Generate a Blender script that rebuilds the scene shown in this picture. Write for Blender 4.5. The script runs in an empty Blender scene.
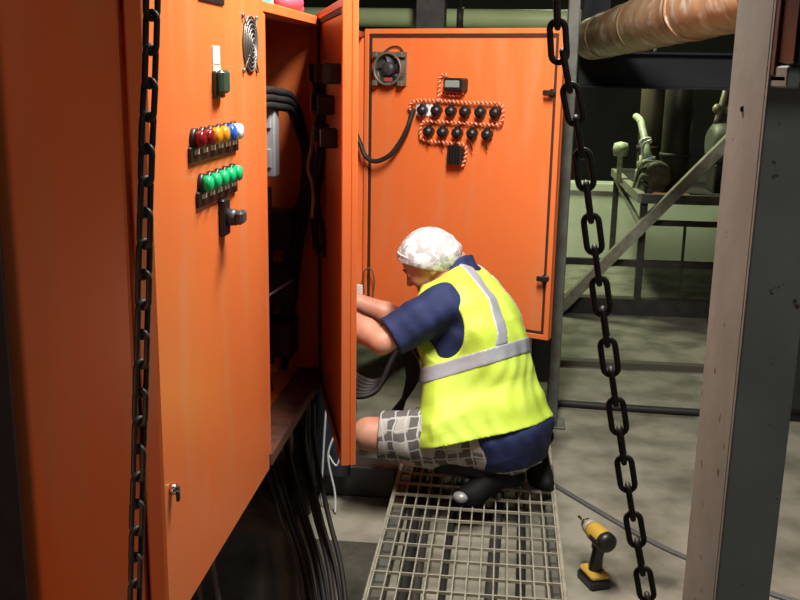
import bpy, math, random
import numpy as np
from mathutils import Vector as V, Matrix as M4
random.seed(7)
S = bpy.context.scene
COL = S.collection
S.view_settings.view_transform = 'Standard'
S.view_settings.look = 'None'
S.view_settings.gamma = 1.0
S.view_settings.use_curve_mapping = False
S.view_settings.exposure = 0.0
PI = math.pi

# ------------------------------------------------------------------ materials
def nodes(name):
    m = bpy.data.materials.new(name); m.use_nodes = True
    nt = m.node_tree
    return m, nt, nt.nodes['Principled BSDF'], nt.nodes['Material Output']

def mat(name, col, rough=0.5, metal=0.0, col2=None, scale=6.0, lo=0.4, hi=0.65, bump=0.0, bscale=60.0,
        emit=None, estr=0.0, stretch=None, spec=0.5, col3=None, scale3=20.0, lo3=0.6, hi3=0.7, trans=0.0):
    m, nt, b, out = nodes(name)
    b.inputs['Base Color'].default_value = (*col, 1)
    b.inputs['Roughness'].default_value = rough
    b.inputs['Metallic'].default_value = metal
    b.inputs['Specular IOR Level'].default_value = spec
    tc = nt.nodes.new('ShaderNodeTexCoord')
    vec = tc.outputs['Object']
    if stretch:
        mp = nt.nodes.new('ShaderNodeMapping'); mp.inputs['Scale'].default_value = stretch
        nt.links.new(vec, mp.inputs['Vector']); vec = mp.outputs['Vector']
    def noise_mask(sc, a, c, det=6):
        n = nt.nodes.new('ShaderNodeTexNoise'); n.inputs['Scale'].default_value = sc; n.inputs['Detail'].default_value = det
        nt.links.new(vec, n.inputs['Vector'])
        r = nt.nodes.new('ShaderNodeMapRange'); r.inputs['From Min'].default_value = a; r.inputs['From Max'].default_value = c
        nt.links.new(n.outputs['Fac'], r.inputs['Value'])
        return r.outputs['Result']
    cur = None
    if col2:
        mx = nt.nodes.new('ShaderNodeMix'); mx.data_type = 'RGBA'
        mx.inputs['A'].default_value = (*col, 1); mx.inputs['B'].default_value = (*col2, 1)
        nt.links.new(noise_mask(scale, lo, hi), mx.inputs['Factor']); cur = mx.outputs['Result']
        if col3:
            m2 = nt.nodes.new('ShaderNodeMix'); m2.data_type = 'RGBA'
            nt.links.new(cur, m2.inputs['A']); m2.inputs['B'].default_value = (*col3, 1)
            nt.links.new(noise_mask(scale3, lo3, hi3), m2.inputs['Factor']); cur = m2.outputs['Result']
        nt.links.new(cur, b.inputs['Base Color'])
    if bump:
        n = nt.nodes.new('ShaderNodeTexNoise'); n.inputs['Scale'].default_value = bscale; n.inputs['Detail'].default_value = 5
        nt.links.new(tc.outputs['Object'], n.inputs['Vector'])
        bp = nt.nodes.new('ShaderNodeBump'); bp.inputs['Strength'].default_value = bump; bp.inputs['Distance'].default_value = 0.01
        nt.links.new(n.outputs['Fac'], bp.inputs['Height']); nt.links.new(bp.outputs['Normal'], b.inputs['Normal'])
    if emit:
        b.inputs['Emission Color'].default_value = (*emit, 1); b.inputs['Emission Strength'].default_value = estr
    if trans:
        b.inputs['Alpha'].default_value = 1 - trans
    return m

ORANGE = mat('orange_paint', (0.80, 0.172, 0.042), 0.36, col2=(0.76, 0.185, 0.05), scale=3, lo=.35, hi=.7, bump=.04, bscale=14,
             col3=(0.66, 0.25, 0.11), scale3=11, lo3=.50, hi3=.85, stretch=(1, 1, .16))
RUSTLIP = mat('worn_orange_sill', (0.16, 0.05, 0.03), 0.7, col2=(0.07, 0.035, 0.025), scale=25)
BLACK = mat('black_plastic', (0.012, 0.012, 0.013), 0.4)
RUBBER = mat('black_rubber', (0.014, 0.013, 0.013), 0.6)
GASKET = mat('dark_gasket', (0.045, 0.014, 0.008), 0.7)
DKGREEN = mat('dark_green_plastic', (0.02, 0.07, 0.045), 0.35)
WHITE = mat('white_label', (0.85, 0.85, 0.85), 0.5)
CREAM = mat('cream_label', (0.80, 0.66, 0.52), 0.5)
GREYP = mat('grey_enamel', (0.33, 0.34, 0.36), 0.45)
FANMET = mat('cast_fan_metal', (0.17, 0.16, 0.13), 0.45, 0.4, bump=.1)
FANDK = mat('fan_black', (0.035, 0.035, 0.037), 0.4)
CHROME = mat('chrome', (0.62, 0.62, 0.62), 0.22, 1.0)
RED = mat('red_lens', (0.20, 0.008, 0.010), 0.2)
AMBER = mat('amber_lens', (0.75, 0.30, 0.015), 0.2)
BLUE = mat('blue_lens', (0.02, 0.10, 0.62), 0.2)
WLENS = mat('white_lens', (0.88, 0.88, 0.9), 0.2)
GREEN = mat('green_lens', (0.01, 0.50, 0.17), 0.25)
WIREO = mat('orange_wire', (0.62, 0.10, 0.03), 0.5)
WIREP = mat('pale_spiral_wrap', (0.92, 0.44, 0.27), 0.45)
WIREW = mat('white_wire', (0.62, 0.64, 0.66), 0.45)
CHAINM = mat('dark_chain_steel', (0.040, 0.033, 0.028), 0.55, 0.35, col2=(0.06, 0.045, 0.035), scale=60)
POSTM = mat('grey_painted_steel', (0.32, 0.33, 0.295), 0.65, col2=(0.38, 0.385, 0.345), scale=9, bump=.05, bscale=45,
            col3=(0.13, 0.06, 0.045), scale3=42, lo3=.675, hi3=.71)
BROWNST = mat('brown_painted_steel', (0.13, 0.085, 0.075), 0.65, col2=(0.16, 0.10, 0.09), scale=30, bump=.1)
DKSTEEL = mat('dark_steel', (0.035, 0.034, 0.034), 0.6, 0.2, col2=(0.06, 0.05, 0.042), scale=14, bump=.1)
GREYSTEEL = mat('dull_grey_steel', (0.13, 0.13, 0.115), 0.55, 0.2, col2=(0.09, 0.085, 0.075), scale=14, bump=.1)
BEAMBLUE = mat('blue_black_steel', (0.018, 0.021, 0.032), 0.6, col2=(0.028, 0.03, 0.04), scale=10)
GALV = mat('galvanised_steel', (0.38, 0.365, 0.29), 0.5, 0.15, col2=(0.27, 0.255, 0.2), scale=20, bump=.1,
           col3=(0.42, 0.40, 0.33), scale3=50, lo3=.55, hi3=.7)
OLIVE = mat('olive_enamel', (0.045, 0.042, 0.028), 0.5, col2=(0.03, 0.027, 0.02), scale=8)
PALEGREEN = mat('pale_green_enamel', (0.56, 0.68, 0.36), 0.45, col2=(0.50, 0.60, 0.3), scale=5)
MACHW = mat('pale_pump_paint', (0.60, 0.66, 0.50), 0.45, col2=(0.35, 0.38, 0.26), scale=25)
RUSTP = mat('rusty_orange_part', (0.40, 0.13, 0.04), 0.7, col2=(0.2, 0.08, 0.04), scale=20)
INSUL = mat('insulation_foil', (0.55, 0.37, 0.23), 0.42, 0.25, col2=(0.38, 0.20, 0.10), scale=5, lo=.38, hi=.62, stretch=(1, 1, 1),
            bump=.25, bscale=18, col3=(0.66, 0.56, 0.45), scale3=14, lo3=.52, hi3=.66)
CONC = mat('stained_concrete', (0.295, 0.275, 0.22), 0.72, col2=(0.14, 0.13, 0.098), scale=4.6, lo=.40, hi=.66, bump=.3, bscale=16,
           col3=(0.065, 0.058, 0.042), scale3=1.9, lo3=.56, hi3=.68)
DKWALL = mat('dark_wall', (0.014, 0.014, 0.013), 0.9, col2=(0.022, 0.021, 0.019), scale=3, bump=.2)  # near-black colour for walls and ceiling
LOWWALL = mat('pale_green_wall', (0.60, 0.63, 0.52), 0.75, col2=(0.50, 0.52, 0.40), scale=3.5, bump=.1)
TAPEBLUE = mat('teal_carton', (0.08, 0.42, 0.48), 0.5)
PINK = mat('pink_plastic', (0.72, 0.10, 0.16), 0.4)
CARTON = mat('white_carton', (0.78, 0.76, 0.74), 0.5)
# person
SKIN = mat('skin', (0.60, 0.29, 0.20), 0.5, col2=(0.52, 0.22, 0.145), scale=14, bump=.05, bscale=90)
HAIR = mat('grey_brown_hair', (0.10, 0.085, 0.08), 0.6, col2=(0.28, 0.26, 0.25), scale=60, bump=.5, bscale=120)
NAVY = mat('navy_cotton', (0.010, 0.018, 0.078), 0.8, col2=(0.014, 0.026, 0.108), scale=8, bump=.3, bscale=30)
VEST = mat('fluorescent_yellow_mesh', (0.60, 0.82, 0.075), 0.6, col2=(0.66, 0.86, 0.13), scale=5, bump=.22, bscale=20)
REFL = mat('grey_reflective_tape', (0.42, 0.44, 0.50), 0.35, 0.15, bump=.15, bscale=60)
BOOT = mat('black_leather', (0.006, 0.006, 0.007), 0.7, spec=.25)
EYEW = mat('eye_white', (0.7, 0.68, 0.65), 0.3)
DARKBROW = mat('dark_brow', (0.05, 0.03, 0.025), 0.7)
SOCK = mat('black_sock', (0.009, 0.009, 0.010), 0.9)

def hairnet_mat():
    m, nt, b, out = nodes('white_mob_cap')
    b.inputs['Base Color'].default_value = (0.86, 0.87, 0.90, 1); b.inputs['Roughness'].default_value = 0.7
    tc = nt.nodes.new('ShaderNodeTexCoord')
    n = nt.nodes.new('ShaderNodeTexNoise'); n.inputs['Scale'].default_value = 26; n.inputs['Detail'].default_value = 3
    n.inputs['Distortion'].default_value = 1.2
    nt.links.new(tc.outputs['Object'], n.inputs['Vector'])
    r = nt.nodes.new('ShaderNodeMapRange'); r.inputs['From Min'].default_value = .47; r.inputs['From Max'].default_value = .52
    r.inputs['To Min'].default_value = .97; r.inputs['To Max'].default_value = .52
    nt.links.new(n.outputs['Fac'], r.inputs['Value']); nt.links.new(r.outputs['Result'], b.inputs['Alpha'])
    bp = nt.nodes.new('ShaderNodeBump'); bp.inputs['Strength'].default_value = .5; bp.inputs['Distance'].default_value = .01
    nt.links.new(n.outputs['Fac'], bp.inputs['Height']); nt.links.new(bp.outputs['Normal'], b.inputs['Normal'])
    return m
NET = hairnet_mat()

def plaid_mat():
    m, nt, b, out = nodes('grey_plaid_cotton')
    b.inputs['Roughness'].default_value = .85
    tc = nt.nodes.new('ShaderNodeTexCoord')
    mp = nt.nodes.new('ShaderNodeMapping'); mp.inputs['Rotation'].default_value = (0.15, .12, .1)
    nt.links.new(tc.outputs['Object'], mp.inputs['Vector'])
    def wave(d, sc, ph, a, c):
        w = nt.nodes.new('ShaderNodeTexWave'); w.bands_direction = d; w.inputs['Scale'].default_value = sc
        w.inputs['Phase Offset'].default_value = ph; w.inputs['Distortion'].default_value = 2.6; w.inputs['Detail Scale'].default_value = 2
        nt.links.new(mp.outputs['Vector'], w.inputs['Vector'])
        r = nt.nodes.new('ShaderNodeMapRange'); r.inputs['From Min'].default_value = a; r.inputs['From Max'].default_value = c
        nt.links.new(w.outputs['Fac'], r.inputs['Value']); return r.outputs['Result']
    def mix(f, A, B):
        x = nt.nodes.new('ShaderNodeMix'); x.data_type = 'RGBA'
        nt.links.new(f, x.inputs['Factor'])
        for k, s in (('A', A), ('B', B)):
            if isinstance(s, tuple): x.inputs[k].default_value = (*s, 1)
            else: nt.links.new(s, x.inputs[k])
        return x.outputs['Result']
    c = mix(wave('X', 3.6, 0, .62, .72), (0.42, 0.40, 0.37), (0.11, 0.105, 0.105))
    c = mix(wave('Z', 4.2, 1, .68, .78), c, (0.13, 0.12, 0.12))
    c = mix(wave('X', 7.2, 2, .93, .98), c, (0.50, 0.50, 0.49))
    c = mix(wave('Z', 8.4, .5, .94, .98), c, (0.48, 0.48, 0.47))
    nt.links.new(c, b.inputs['Base Color'])
    return m
PLAID = plaid_mat()

# ------------------------------------------------------------------ mesh builder
class B:
    """collects shapes; xf places them"""
    def __init__(s, xf=None): s.v = []; s.f = []; s.sm = []; s.xf = xf or M4.Identity(4)
    def add(s, vs, fs, smooth=False):
        o = len(s.v)
        s.v += [s.xf @ V(p) for p in vs]
        s.f += [tuple(i + o for i in q) for q in fs]
        s.sm += [smooth] * len(fs)
        return s
    def box(s, x0, x1, y0, y1, z0, z1, rot=None, piv=None):
        vs = [V((x, y, z)) for x in (x0, x1) for y in (y0, y1) for z in (z0, z1)]
        if rot is not None:
            piv = V(piv) if piv is not None else sum(vs, V()) / 8
            vs = [piv + rot @ (p - piv) for p in vs]
        return s.add(vs, [(0, 1, 3, 2), (4, 6, 7, 5), (0, 4, 5, 1), (2, 3, 7, 6), (0, 2, 6, 4), (1, 5, 7, 3)])
    def bbox(s, x0, x1, y0, y1, z0, z1, r=.004, rot=None):
        """box with chamfered edges"""
        r = min(r, (x1 - x0) * .45, (y1 - y0) * .45, (z1 - z0) * .45)
        c = V(((x0 + x1) / 2, (y0 + y1) / 2, (z0 + z1) / 2)); h = V(((x1 - x0) / 2, (y1 - y0) / 2, (z1 - z0) / 2))
        vs = []; idx = {}
        for sx in (-1, 1):
            for sy in (-1, 1):
                for sz in (-1, 1):
                    for a in range(3):
                        p = V((sx * (h.x - (0 if a == 0 else r)), sy * (h.y - (0 if a == 1 else r)), sz * (h.z - (0 if a == 2 else r))))
                        idx[(sx, sy, sz, a)] = len(vs); vs.append(p)
        fs = []
        def key(a, sa, b, sb, c_, sc): 
            k = [0, 0, 0]; k[a] = sa; k[b] = sb; k[c_] = sc; return tuple(k)
        for a in range(3):
            b_, c_ = (a + 1) % 3, (a + 2) % 3
            for sa in (-1, 1):
                q = [idx[(*key(a, sa, b_, sb, c_, sc), a)] for sb, sc in ((-1, -1), (1, -1), (1, 1), (-1, 1))]
                fs.append(q if sa > 0 else q[::-1])
            for sb in (-1, 1):
                for sc in (-1, 1):
                    k0 = key(a, -1, b_, sb, c_, sc); k1 = key(a, 1, b_, sb, c_, sc)
                    q = [idx[(*k0, b_)], idx[(*k1, b_)], idx[(*k1, c_)], idx[(*k0, c_)]]
                    fs.append(q if sb * sc > 0 else q[::-1])
        for sx in (-1, 1):
            for sy in (-1, 1):
                for sz in (-1, 1):
                    q = [idx[(sx, sy, sz, 0)], idx[(sx, sy, sz, 1)], idx[(sx, sy, sz, 2)]]
                    fs.append(q if sx * sy * sz > 0 else q[::-1])
        if rot is not None: vs = [rot @ p for p in vs]
        return s.add([c + p for p in vs], fs)
    def bar(s, p0, p1, w, h, up=(0, 0, 1)):
        p0, p1 = V(p0), V(p1); d = (p1 - p0).normalized(); u = V(up)
        if abs(d.dot(u)) > .98: u = V((1, 0, 0))
        sd = d.cross(u).normalized(); u = sd.cross(d)
        vs = [p + sd * a * w / 2 + u * b * h / 2 for p in (p0, p1) for a, b in ((-1, -1), (1, -1), (1, 1), (-1, 1))]
        return s.add(vs, [(3, 2, 1, 0), (4, 5, 6, 7), (0, 1, 5, 4), (1, 2, 6, 5), (2, 3, 7, 6), (3, 0, 4, 7)])
    def tube(s, pts, r, n=8, closed=False, caps=True):
        pts = [V(p) for p in pts]; N = len(pts)
        rs = r if isinstance(r, (list, tuple)) else [r] * N
        vs = []; prev = None
        for i, p in enumerate(pts):
            if closed: t = pts[(i + 1) % N] - pts[i - 1]
            else: t = pts[min(i + 1, N - 1)] - pts[max(i - 1, 0)]
            t.normalize()
            if prev is None:
                a = V((0, 0, 1)) if abs(t.z) < .9 else V((1, 0, 0))
                u = t.cross(a).normalized()
            else:
                u = (prev - t * prev.dot(t)).normalized()
            prev = u; w = t.cross(u)
            for k in range(n):
                a = 2 * PI * k / n
                vs.append(p + (u * math.cos(a) + w * math.sin(a)) * rs[i])
        fs = []
        for i in range(N if closed else N - 1):
            j = (i + 1) % N
            for k in range(n):
                fs.append((i * n + k, i * n + (k + 1) % n, j * n + (k + 1) % n, j * n + k))
        s.add(vs, fs, True)
        if caps and not closed:
            o = len(s.v) - len(vs)
            s.f += [tuple(o + k for k in range(n))[::-1], tuple(o + (N - 1) * n + k for k in range(n))]; s.sm += [False, False]
        return s
    def cyl(s, p0, p1, r0, r1=None, n=16):
        return s.tube([p0, p1], [r0, r0 if r1 is None else r1], n)
    def lathe(s, p0, axis, prof, n=20):
        """prof: (distance along axis, radius)"""
        p0 = V(p0); ax = V(axis).normalized()
        return s.tube([p0 + ax * (a + i * 1e-5) for i, (a, r) in enumerate(prof)], [max(r, 1e-4) for a, r in prof], n)
    def ball(s, c, rx, ry=None, rz=None, n=12, rot=None):
        ry = ry or rx; rz = rz or rx; vs = []; fs = []; c = V(c)
        for i in range(n + 1):
            a = PI * i / n
            for k in range(2 * n):
                b = PI * k / n
                p = V((rx * math.sin(a) * math.cos(b), ry * math.sin(a) * math.sin(b), rz * math.cos(a)))
                vs.append(c + (rot @ p if rot is not None else p))
        for i in range(n):
            for k in range(2 * n):
                k2 = (k + 1) % (2 * n)
                fs.append((i * 2 * n + k, (i + 1) * 2 * n + k, (i + 1) * 2 * n + k2, i * 2 * n + k2))
        return s.add(vs, fs, True)

ORG = {}
def setp(o, label=None, cat=None, group=None, kind=None):
    if label: o['label'] = label
    if cat: o['category'] = cat
    if group: o['group'] = group
    if kind: o['kind'] = kind
    return o
def thing(name, loc, label, cat, group=None):
    o = bpy.data.objects.new(name, None); COL.objects.link(o); o.location = loc; o.empty_display_size = .05
    ORG[o] = V(loc); return setp(o, label, cat, group)
def obj(name, b, m, parent=None, origin=None, label=None):
    org = ORG[parent] if parent is not None else V(origin or (0, 0, 0))
    me = bpy.data.meshes.new(name)
    me.from_pydata([p - org for p in b.v], [], b.f); me.validate(); me.update()
    if len(b.sm) == len(me.polygons): me.polygons.foreach_set('use_smooth', b.sm)
    me.materials.append(m)
    o = bpy.data.objects.new(name, me); COL.objects.link(o)
    if parent is not None: o.parent = parent
    else: o.location = org
    ORG[o] = org
    if label: o['label'] = label
    return o
def single(name, b, m, label, cat, group=None, origin=None):
    if origin is None:
        zs = min(p.z for p in b.v); n = len(b.v); c = sum(b.v, V()) / n; origin = (c.x, c.y, zs)
    return setp(obj(name, b, m, None, origin), label, cat, group)
def struct(name, b, m): return setp(obj(name, b, m), kind='structure')
def spline(pts, n=10):
    pts = [V(p) for p in pts]; out = []
    for i in range(len(pts) - 1):
        p0 = pts[max(i - 1, 0)]; p1 = pts[i]; p2 = pts[i + 1]; p3 = pts[min(i + 2, len(pts) - 1)]
        for k in range(n):
            t = k / n
            out.append(.5 * ((2 * p1) + (p2 - p0) * t + (2 * p0 - 5 * p1 + 4 * p2 - p3) * t * t + (3 * p1 - p0 - 3 * p2 + p3) * t ** 3))
    out.append(pts[-1]); return out

# ------------------------------------------------------------------ camera (looks along the walkway, tilted down)
cam = bpy.data.cameras.new('camera'); co = bpy.data.objects.new('camera', cam); COL.objects.link(co)
R3 = ((0.99392037, 0.10874123, 0.01725239), (0.04177281, -0.22745872, -0.97289134), (-0.1018692, 0.9676972, -0.23061828))
rt, dn, fw = V(R3[0]), V(R3[1]), V(R3[2])
mw = M4((( rt.x, -dn.x, -fw.x, 0), (rt.y, -dn.y, -fw.y, 0), (rt.z, -dn.z, -fw.z, 1.6), (0, 0, 0, 1)))
co.matrix_world = mw
cam.sensor_width = 36; cam.lens = 970 / 800 * 36; cam.clip_start = .05
S.camera = co

# ------------------------------------------------------------------ setting
TRX0, TRX1, TRY0, TRY1 = -1.25, -.385, .6, 3.06
b = B(); b.box(-2.6, TRX0, -1.6, 12.0, -.5, 0); b.box(TRX1, 4.0, -1.6, 12.0, -.5, 0); b.box(TRX0, TRX1, -1.6, TRY0, -.5, 0); b.box(TRX0, TRX1, TRY1, 12.0, -.5, 0)
struct('floor', b, CONC)
b = B(); b.box(TRX0, TRX1, TRY0, TRY1, -.5, -.45); struct('floor_trench', b, mat('trench_dirt', (.04, .034, .03), .9, col2=(.02, .018, .016), scale=9, bump=.4))
b = B(); b.box(-2.6, 4.0, -1.6, 12.0, 2.95, 3.05); struct('ceiling', b, DKWALL)
b = B(); b.box(-2.7, -2.6, -1.6, 12.0, -.12, 3.05); struct('wall_left', b, DKWALL)
b = B(); b.box(4.0, 4.1, -1.6, 12.0, -.12, 3.05); struct('wall_right', b, DKWALL)
b = B(); b.box(-2.7, 4.1, 12.0, 12.1, -.12, 3.05); struct('wall_back', b, DKWALL)
b = B(); b.box(-2.6, 4.0, 8.65, 8.85, 0, .60); b.box(-2.6, 4.0, 8.62, 8.9, .60, .66); struct('wall_low', b, LOWWALL)

# ------------------------------------------------------------------ near cabinet
XF, XB = -.662, -1.12           # front frame plane, back
Z0, Z1 = .515, 1.765
cab = thing('control_cabinet', (-.9, 2.5, 0), 'nearer orange steel control cabinet with coloured pilot lamps, its second door standing open', 'cabinet')
YA, YB = 1.655, 3.315
b = B()
b.bbox(XB, XF - .006, YA, YA + .02, Z0, Z1)                       # side facing the camera
b.bbox(XB, XF, YB - .02, YB, Z0, Z1)
b.box(XB, XB + .012, YA + .02, YB - .02, Z0, Z1)
b.bbox(XB, XF - .006, YA + .02, YB - .02, Z1 - .012, Z1)
b.bbox(XB, XF - .006, YA + .02, YB - .02, Z0, Z0 + .012)
b.bbox(XF - .02, -.622, 2.492, YB, Z1 - .03, Z1)                  # header
b.bbox(XF - .04, -.622, 2.492, 2.515, Z0 + .03, Z1 - .03)         # middle jamb
b.bbox(XF - .04, -.622, YB - .012, YB, Z0 + .03, Z1 - .03)        # far jamb
obj('body', b, ORANGE, cab)
b = B(); b.bbox(XF - .05, -.615, 2.492, YB, Z0 - .005, Z0 + .035)
obj('sill', b, RUSTLIP, cab, label='worn brown sill of the open bay')
# closed door
door = None
b = B(); b.bbox(-.657, -.62, YA, 2.486, Z0 - .012, 1.785, r=.005)
door = obj('door', b, ORANGE, cab, label='closed orange door with pilot lamps')
X = -.62
def face_tag(y0, y1, z0, z1, m, name, th=.003):
    return obj(name, B().bbox(X, X + th, y0, y1, z0, z1, r=.001), m, door)
b = B(); b.bbox(X, X + .004, 1.955, 2.13, 1.729, 1.780, r=.001); obj('name_plate', b, BLACK, door, label='black edged white name plate')
b = B(); b.box(X + .004, X + .005, 1.968, 2.118, 1.740, 1.777); obj('plate_face', b, WHITE, door)
b = B()
for i in range(5): b.box(X + .005, X + .0056, 2.055 + i * .012, 2.063 + i * .012, 1.748 + .002 * (i % 2), 1.758)
obj('plate_print', b, BLACK, door)
face_tag(2.040, 2.090, 1.606, 1.643, WHITE, 'white_label')
face_tag(2.038, 2.094, 1.590, 1.604, CREAM, 'cream_label')
b = B(); b.bbox(X, X + .012, 2.035, 2.095, 1.535, 1.592, r=.003); b.bbox(X + .010, X + .026, 2.032, 2.086, 1.545, 1.594, r=.006)
obj('selector_switch', b, DKGREEN, door, label='dark green selector switch')
# round fan grille
b = B(); cy, cz = 2.345, 1.655
for rr in (.012, .023, .034, .045, .055, .064):
    b.tube([(X + .010 - .006 * (rr / .064) ** 2, cy + rr * math.cos(a), cz + rr * math.sin(a)) for a in [2 * PI * k / 28 for k in range(28)]], .0025, 6, closed=True)
for k in range(4):
    a = PI / 4 + k * PI / 2
    b.tube([(X + .010, cy, cz), (X + .006, cy + .05 * math.cos(a), cz + .05 * math.sin(a)), (X + .004, cy + .088 * math.cos(a), cz + .088 * math.sin(a))], .0022, 6)
    b.cyl((X, cy + .088 * math.cos(a), cz + .088 * math.sin(a)), (X + .006, cy + .088 * math.cos(a), cz + .088 * math.sin(a)), .006, n=10)
obj('fan_guard', b, mat('dull_wire', (.20, .19, .17), .4, .5), door, label='round wire fan guard')
b = B(); b.lathe((X, cy, cz), (1, 0, 0), [(0, .062), (.002, .062)], 28); obj('fan_opening', b, FANDK, door)
# lamps
def lamp_row(y0, step, cols, z, nm, r):   # r: lens radius
    n = len(cols)
    b = B(); b.bbox(X, X + .007, y0 - .034, y0 + step * (n - 1) + .036, z - .046, z - .014, r=.002)
    obj('legend_strip', b, BLACK, door)
    for i, m in enumerate(cols):
        y = y0 + i * step
        c = B(); c.lathe((X, y, z), (1, 0, 0), [(0, r + .004), (.009, r + .004), (.0091, r)], 16)
        obj('bezel', c, BLACK, door)
        c = B(); c.lathe((X + .009, y, z), (1, 0, 0), [(0, r), (.012, r), (.017, r * .8), (.018, .001)], 16)
        obj(nm, c, m, door)
        c = B(); c.bbox(X + .007, X + .009, y - .015, y + .015, z - .030, z - .020, r=.0005)
        obj('legend', c, CREAM, door)
lamp_row(1.895, .0555, [RED, RED, AMBER, AMBER, BLUE, WLENS], 1.459, 'pilot_lamp', .018)
lamp_row(1.935, .0555, [GREEN] * 5, 1.366, 'push_button', .0175)
b = B(); b.bbox(X, X + .014, 2.055, 2.103, 1.235, 1.318, r=.004); obj('rotary_switch', b, BLACK, door)
b = B(); b.lathe((X + .014, 2.083, 1.276), (1, 0, 0), [(0, .02), (.02, .018), (.021, .012)], 16)
b.bbox(X + .033, X + .052, 2.062, 2.104, 1.262, 1.292, r=.006); obj('switch_knob', b, mat('grey_black_plastic', (.05, .05, .055), .4), door)
b = B(); b.lathe((X, 1.693, .800), (1, 0, 0), [(0, .011), (.012, .011), (.013, .007), (.018, .006)], 14); obj('lock', b, CHROME, door)
b = B(); b.bbox(X + .012, X + .018, 1.686, 1.698, .776, .800, r=.002); obj('lock_tab', b, BLACK, door)

# ---- doors standing open (local x: hinge -> free edge, local y: outwards, z: up)
def door_xf(hx, hy, dx, dy):
    l = math.hypot(dx, dy); dx /= l; dy /= l
    return M4(((dx, -dy, 0, hx), (dy, dx, 0, hy), (0, 0, 1, 0), (0, 0, 0, 1)))
def pan_door(xf, w, z0, z1, parent, label):
    b = B(xf)
    b.bbox(0, w, -.0, .018, z0, z1, r=.003)
    lip = .022
    b.bbox(0, lip, -.024, 0, z0, z1, r=.002); b.bbox(w - lip, w, -.024, 0, z0, z1, r=.002)
    b.bbox(lip, w - lip, -.024, 0, z0, z0 + lip, r=.002); b.bbox(lip, w - lip, -.024, 0, z1 - lip, z1, r=.002)
    d = obj('door', b, ORANGE, parent, label=label)
    g = B(xf); a, c = lip, .012
    g.box(a, a + c, -.020, -.002, z0 + a, z1 - a); g.box(w - a - c, w - a, -.020, -.002, z0 + a, z1 - a)
    g.box(a + c, w - a - c, -.020, -.002, z0 + a, z0 + a + c); g.box(a + c, w - a - c, -.020, -.002, z1 - a - c, z1 - a)
    obj('gasket', g, GASKET, d)
    p = B(xf); p.box(a + c, w - a - c, -.013, 0, z0 + a + c, z1 - a - c); obj('inner_skin', p, ORANGE, d)
    return d
xf1 = door_xf(-.620, 3.30, .214, -.748)
d1 = pan_door(xf1, .785, Z0 - .012, 1.777, cab, 'orange door swung half open, seen edge on')
# wiring on the inside of the near open door
for i in range(7):
    s0 = .10 + .085 * i
    b = B(xf1); z = 1.56 - .09 * (i % 3)
    b.bbox(s0, s0 + .05, -.06, -.013, z, z + .055, r=.004); obj('contact_block', b, BLACK, d1)
for i in range(6):
    s0 = .06 + .03 * i; pts = [(s0 + .02 * math.sin(k * 1.3 + i), -.030 - .012 * math.sin(k * .9 + i * 2), 1.60 - .075 * k) for k in range(9)]
    b = B(xf1); b.tube(spline(pts, 4), .0085, 7); obj('door_wire', b, RUBBER if i % 3 else WIREO, d1)
b = B(xf1); b.tube(spline([(.08, -.04, 1.42), (.11, -.05, 1.35), (.10, -.06, 1.28), (.17, -.05, 1.22), (.15, -.05, 1.12)], 6), .006, 6)
obj('pale_wire', b, WIREP, d1)
# equipment inside the near cabinet
b = B(); b.bbox(-.80, -.700, 2.93, 2.99, 1.27, 1.53, r=.006); b.bbox(-.79, -.71, 2.92, 2.93, 1.30, 1.36, r=.003); b.bbox(-.79, -.71, 2.92, 2.93, 1.42, 1.50, r=.003)
obj('isolator_box', b, GREYP, cab, label='grey enamel isolator box inside the open bay')
b = B(); b.bbox(-.95, -.72, 2.535, 2.66, .85, 1.55, r=.006); obj('relay_case', b, DKSTEEL, cab)
for i in range(3):
    b = B(); dz = .022 * i
    b.tube(spline([(-.76, 2.80, 1.528 - dz), (-.715, 2.88, 1.535 - dz), (-.70, 2.95, 1.530 - dz), (-.678, 3.05, 1.515 - dz), (-.668 - .004 * i, 3.14, 1.45 - dz), (-.656 - .006 * i, 3.20, 1.34), (-.655 - .010 * i, 3.225, 1.20), (-.69 - .02 * i, 3.235, 1.00), (-.75, 3.24, .56)], 6), .013, 8)
    obj('cable_loom', b, RUBBER, cab)
for i in range(3):
    b = B(); z = .62 + .19 * i
    b.bbox(-.90, -.705, 3.17 - .02 * (i % 2), 3.28, z, z + .13, r=.006); obj('contactor', b, BLACK, cab)
for i in range(4):
    b = B(); y = 2.66 + .13 * i
    b.bbox(XB + .012, -.93, y, y + .10, .56, .80 + .08 * (i % 2), r=.008); obj('drive_unit', b, BLACK, cab)
for i in range(4):
    b = B(); y = 2.62 + .14 * i
    b.tube(spline([(-.98, y, .84), (-.88, y + .03, .78), (-.80, y + .05, .66), (-.76, y + .02, .535)], 6), .014, 8); obj('feeder_cable', b, RUBBER, cab)
b = B(); b.tube(spline([(-.70, 3.165, .90), (-.715, 2.95, .905), (-.735, 2.8, .90), (-.76, 2.665, .905)], 5), .004, 6); obj('thin_wire', b, GREYP, cab)
b = B(); b.bbox(-1.10, -.80, 3.282, 3.294, .56, 1.20, r=.003)  # dark sheet added so the bay's far wall looks shaded
obj('shade_plate', b, DKSTEEL, cab, label='dark plate standing in for shade deep in the open bay')
b = B(); b.bbox(-1.10, -.98, 3.15, 3.28, .53, 1.50, r=.005)
obj('shade_block', b, DKSTEEL, cab)  # dark block added to deepen the shade inside the bay
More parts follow.
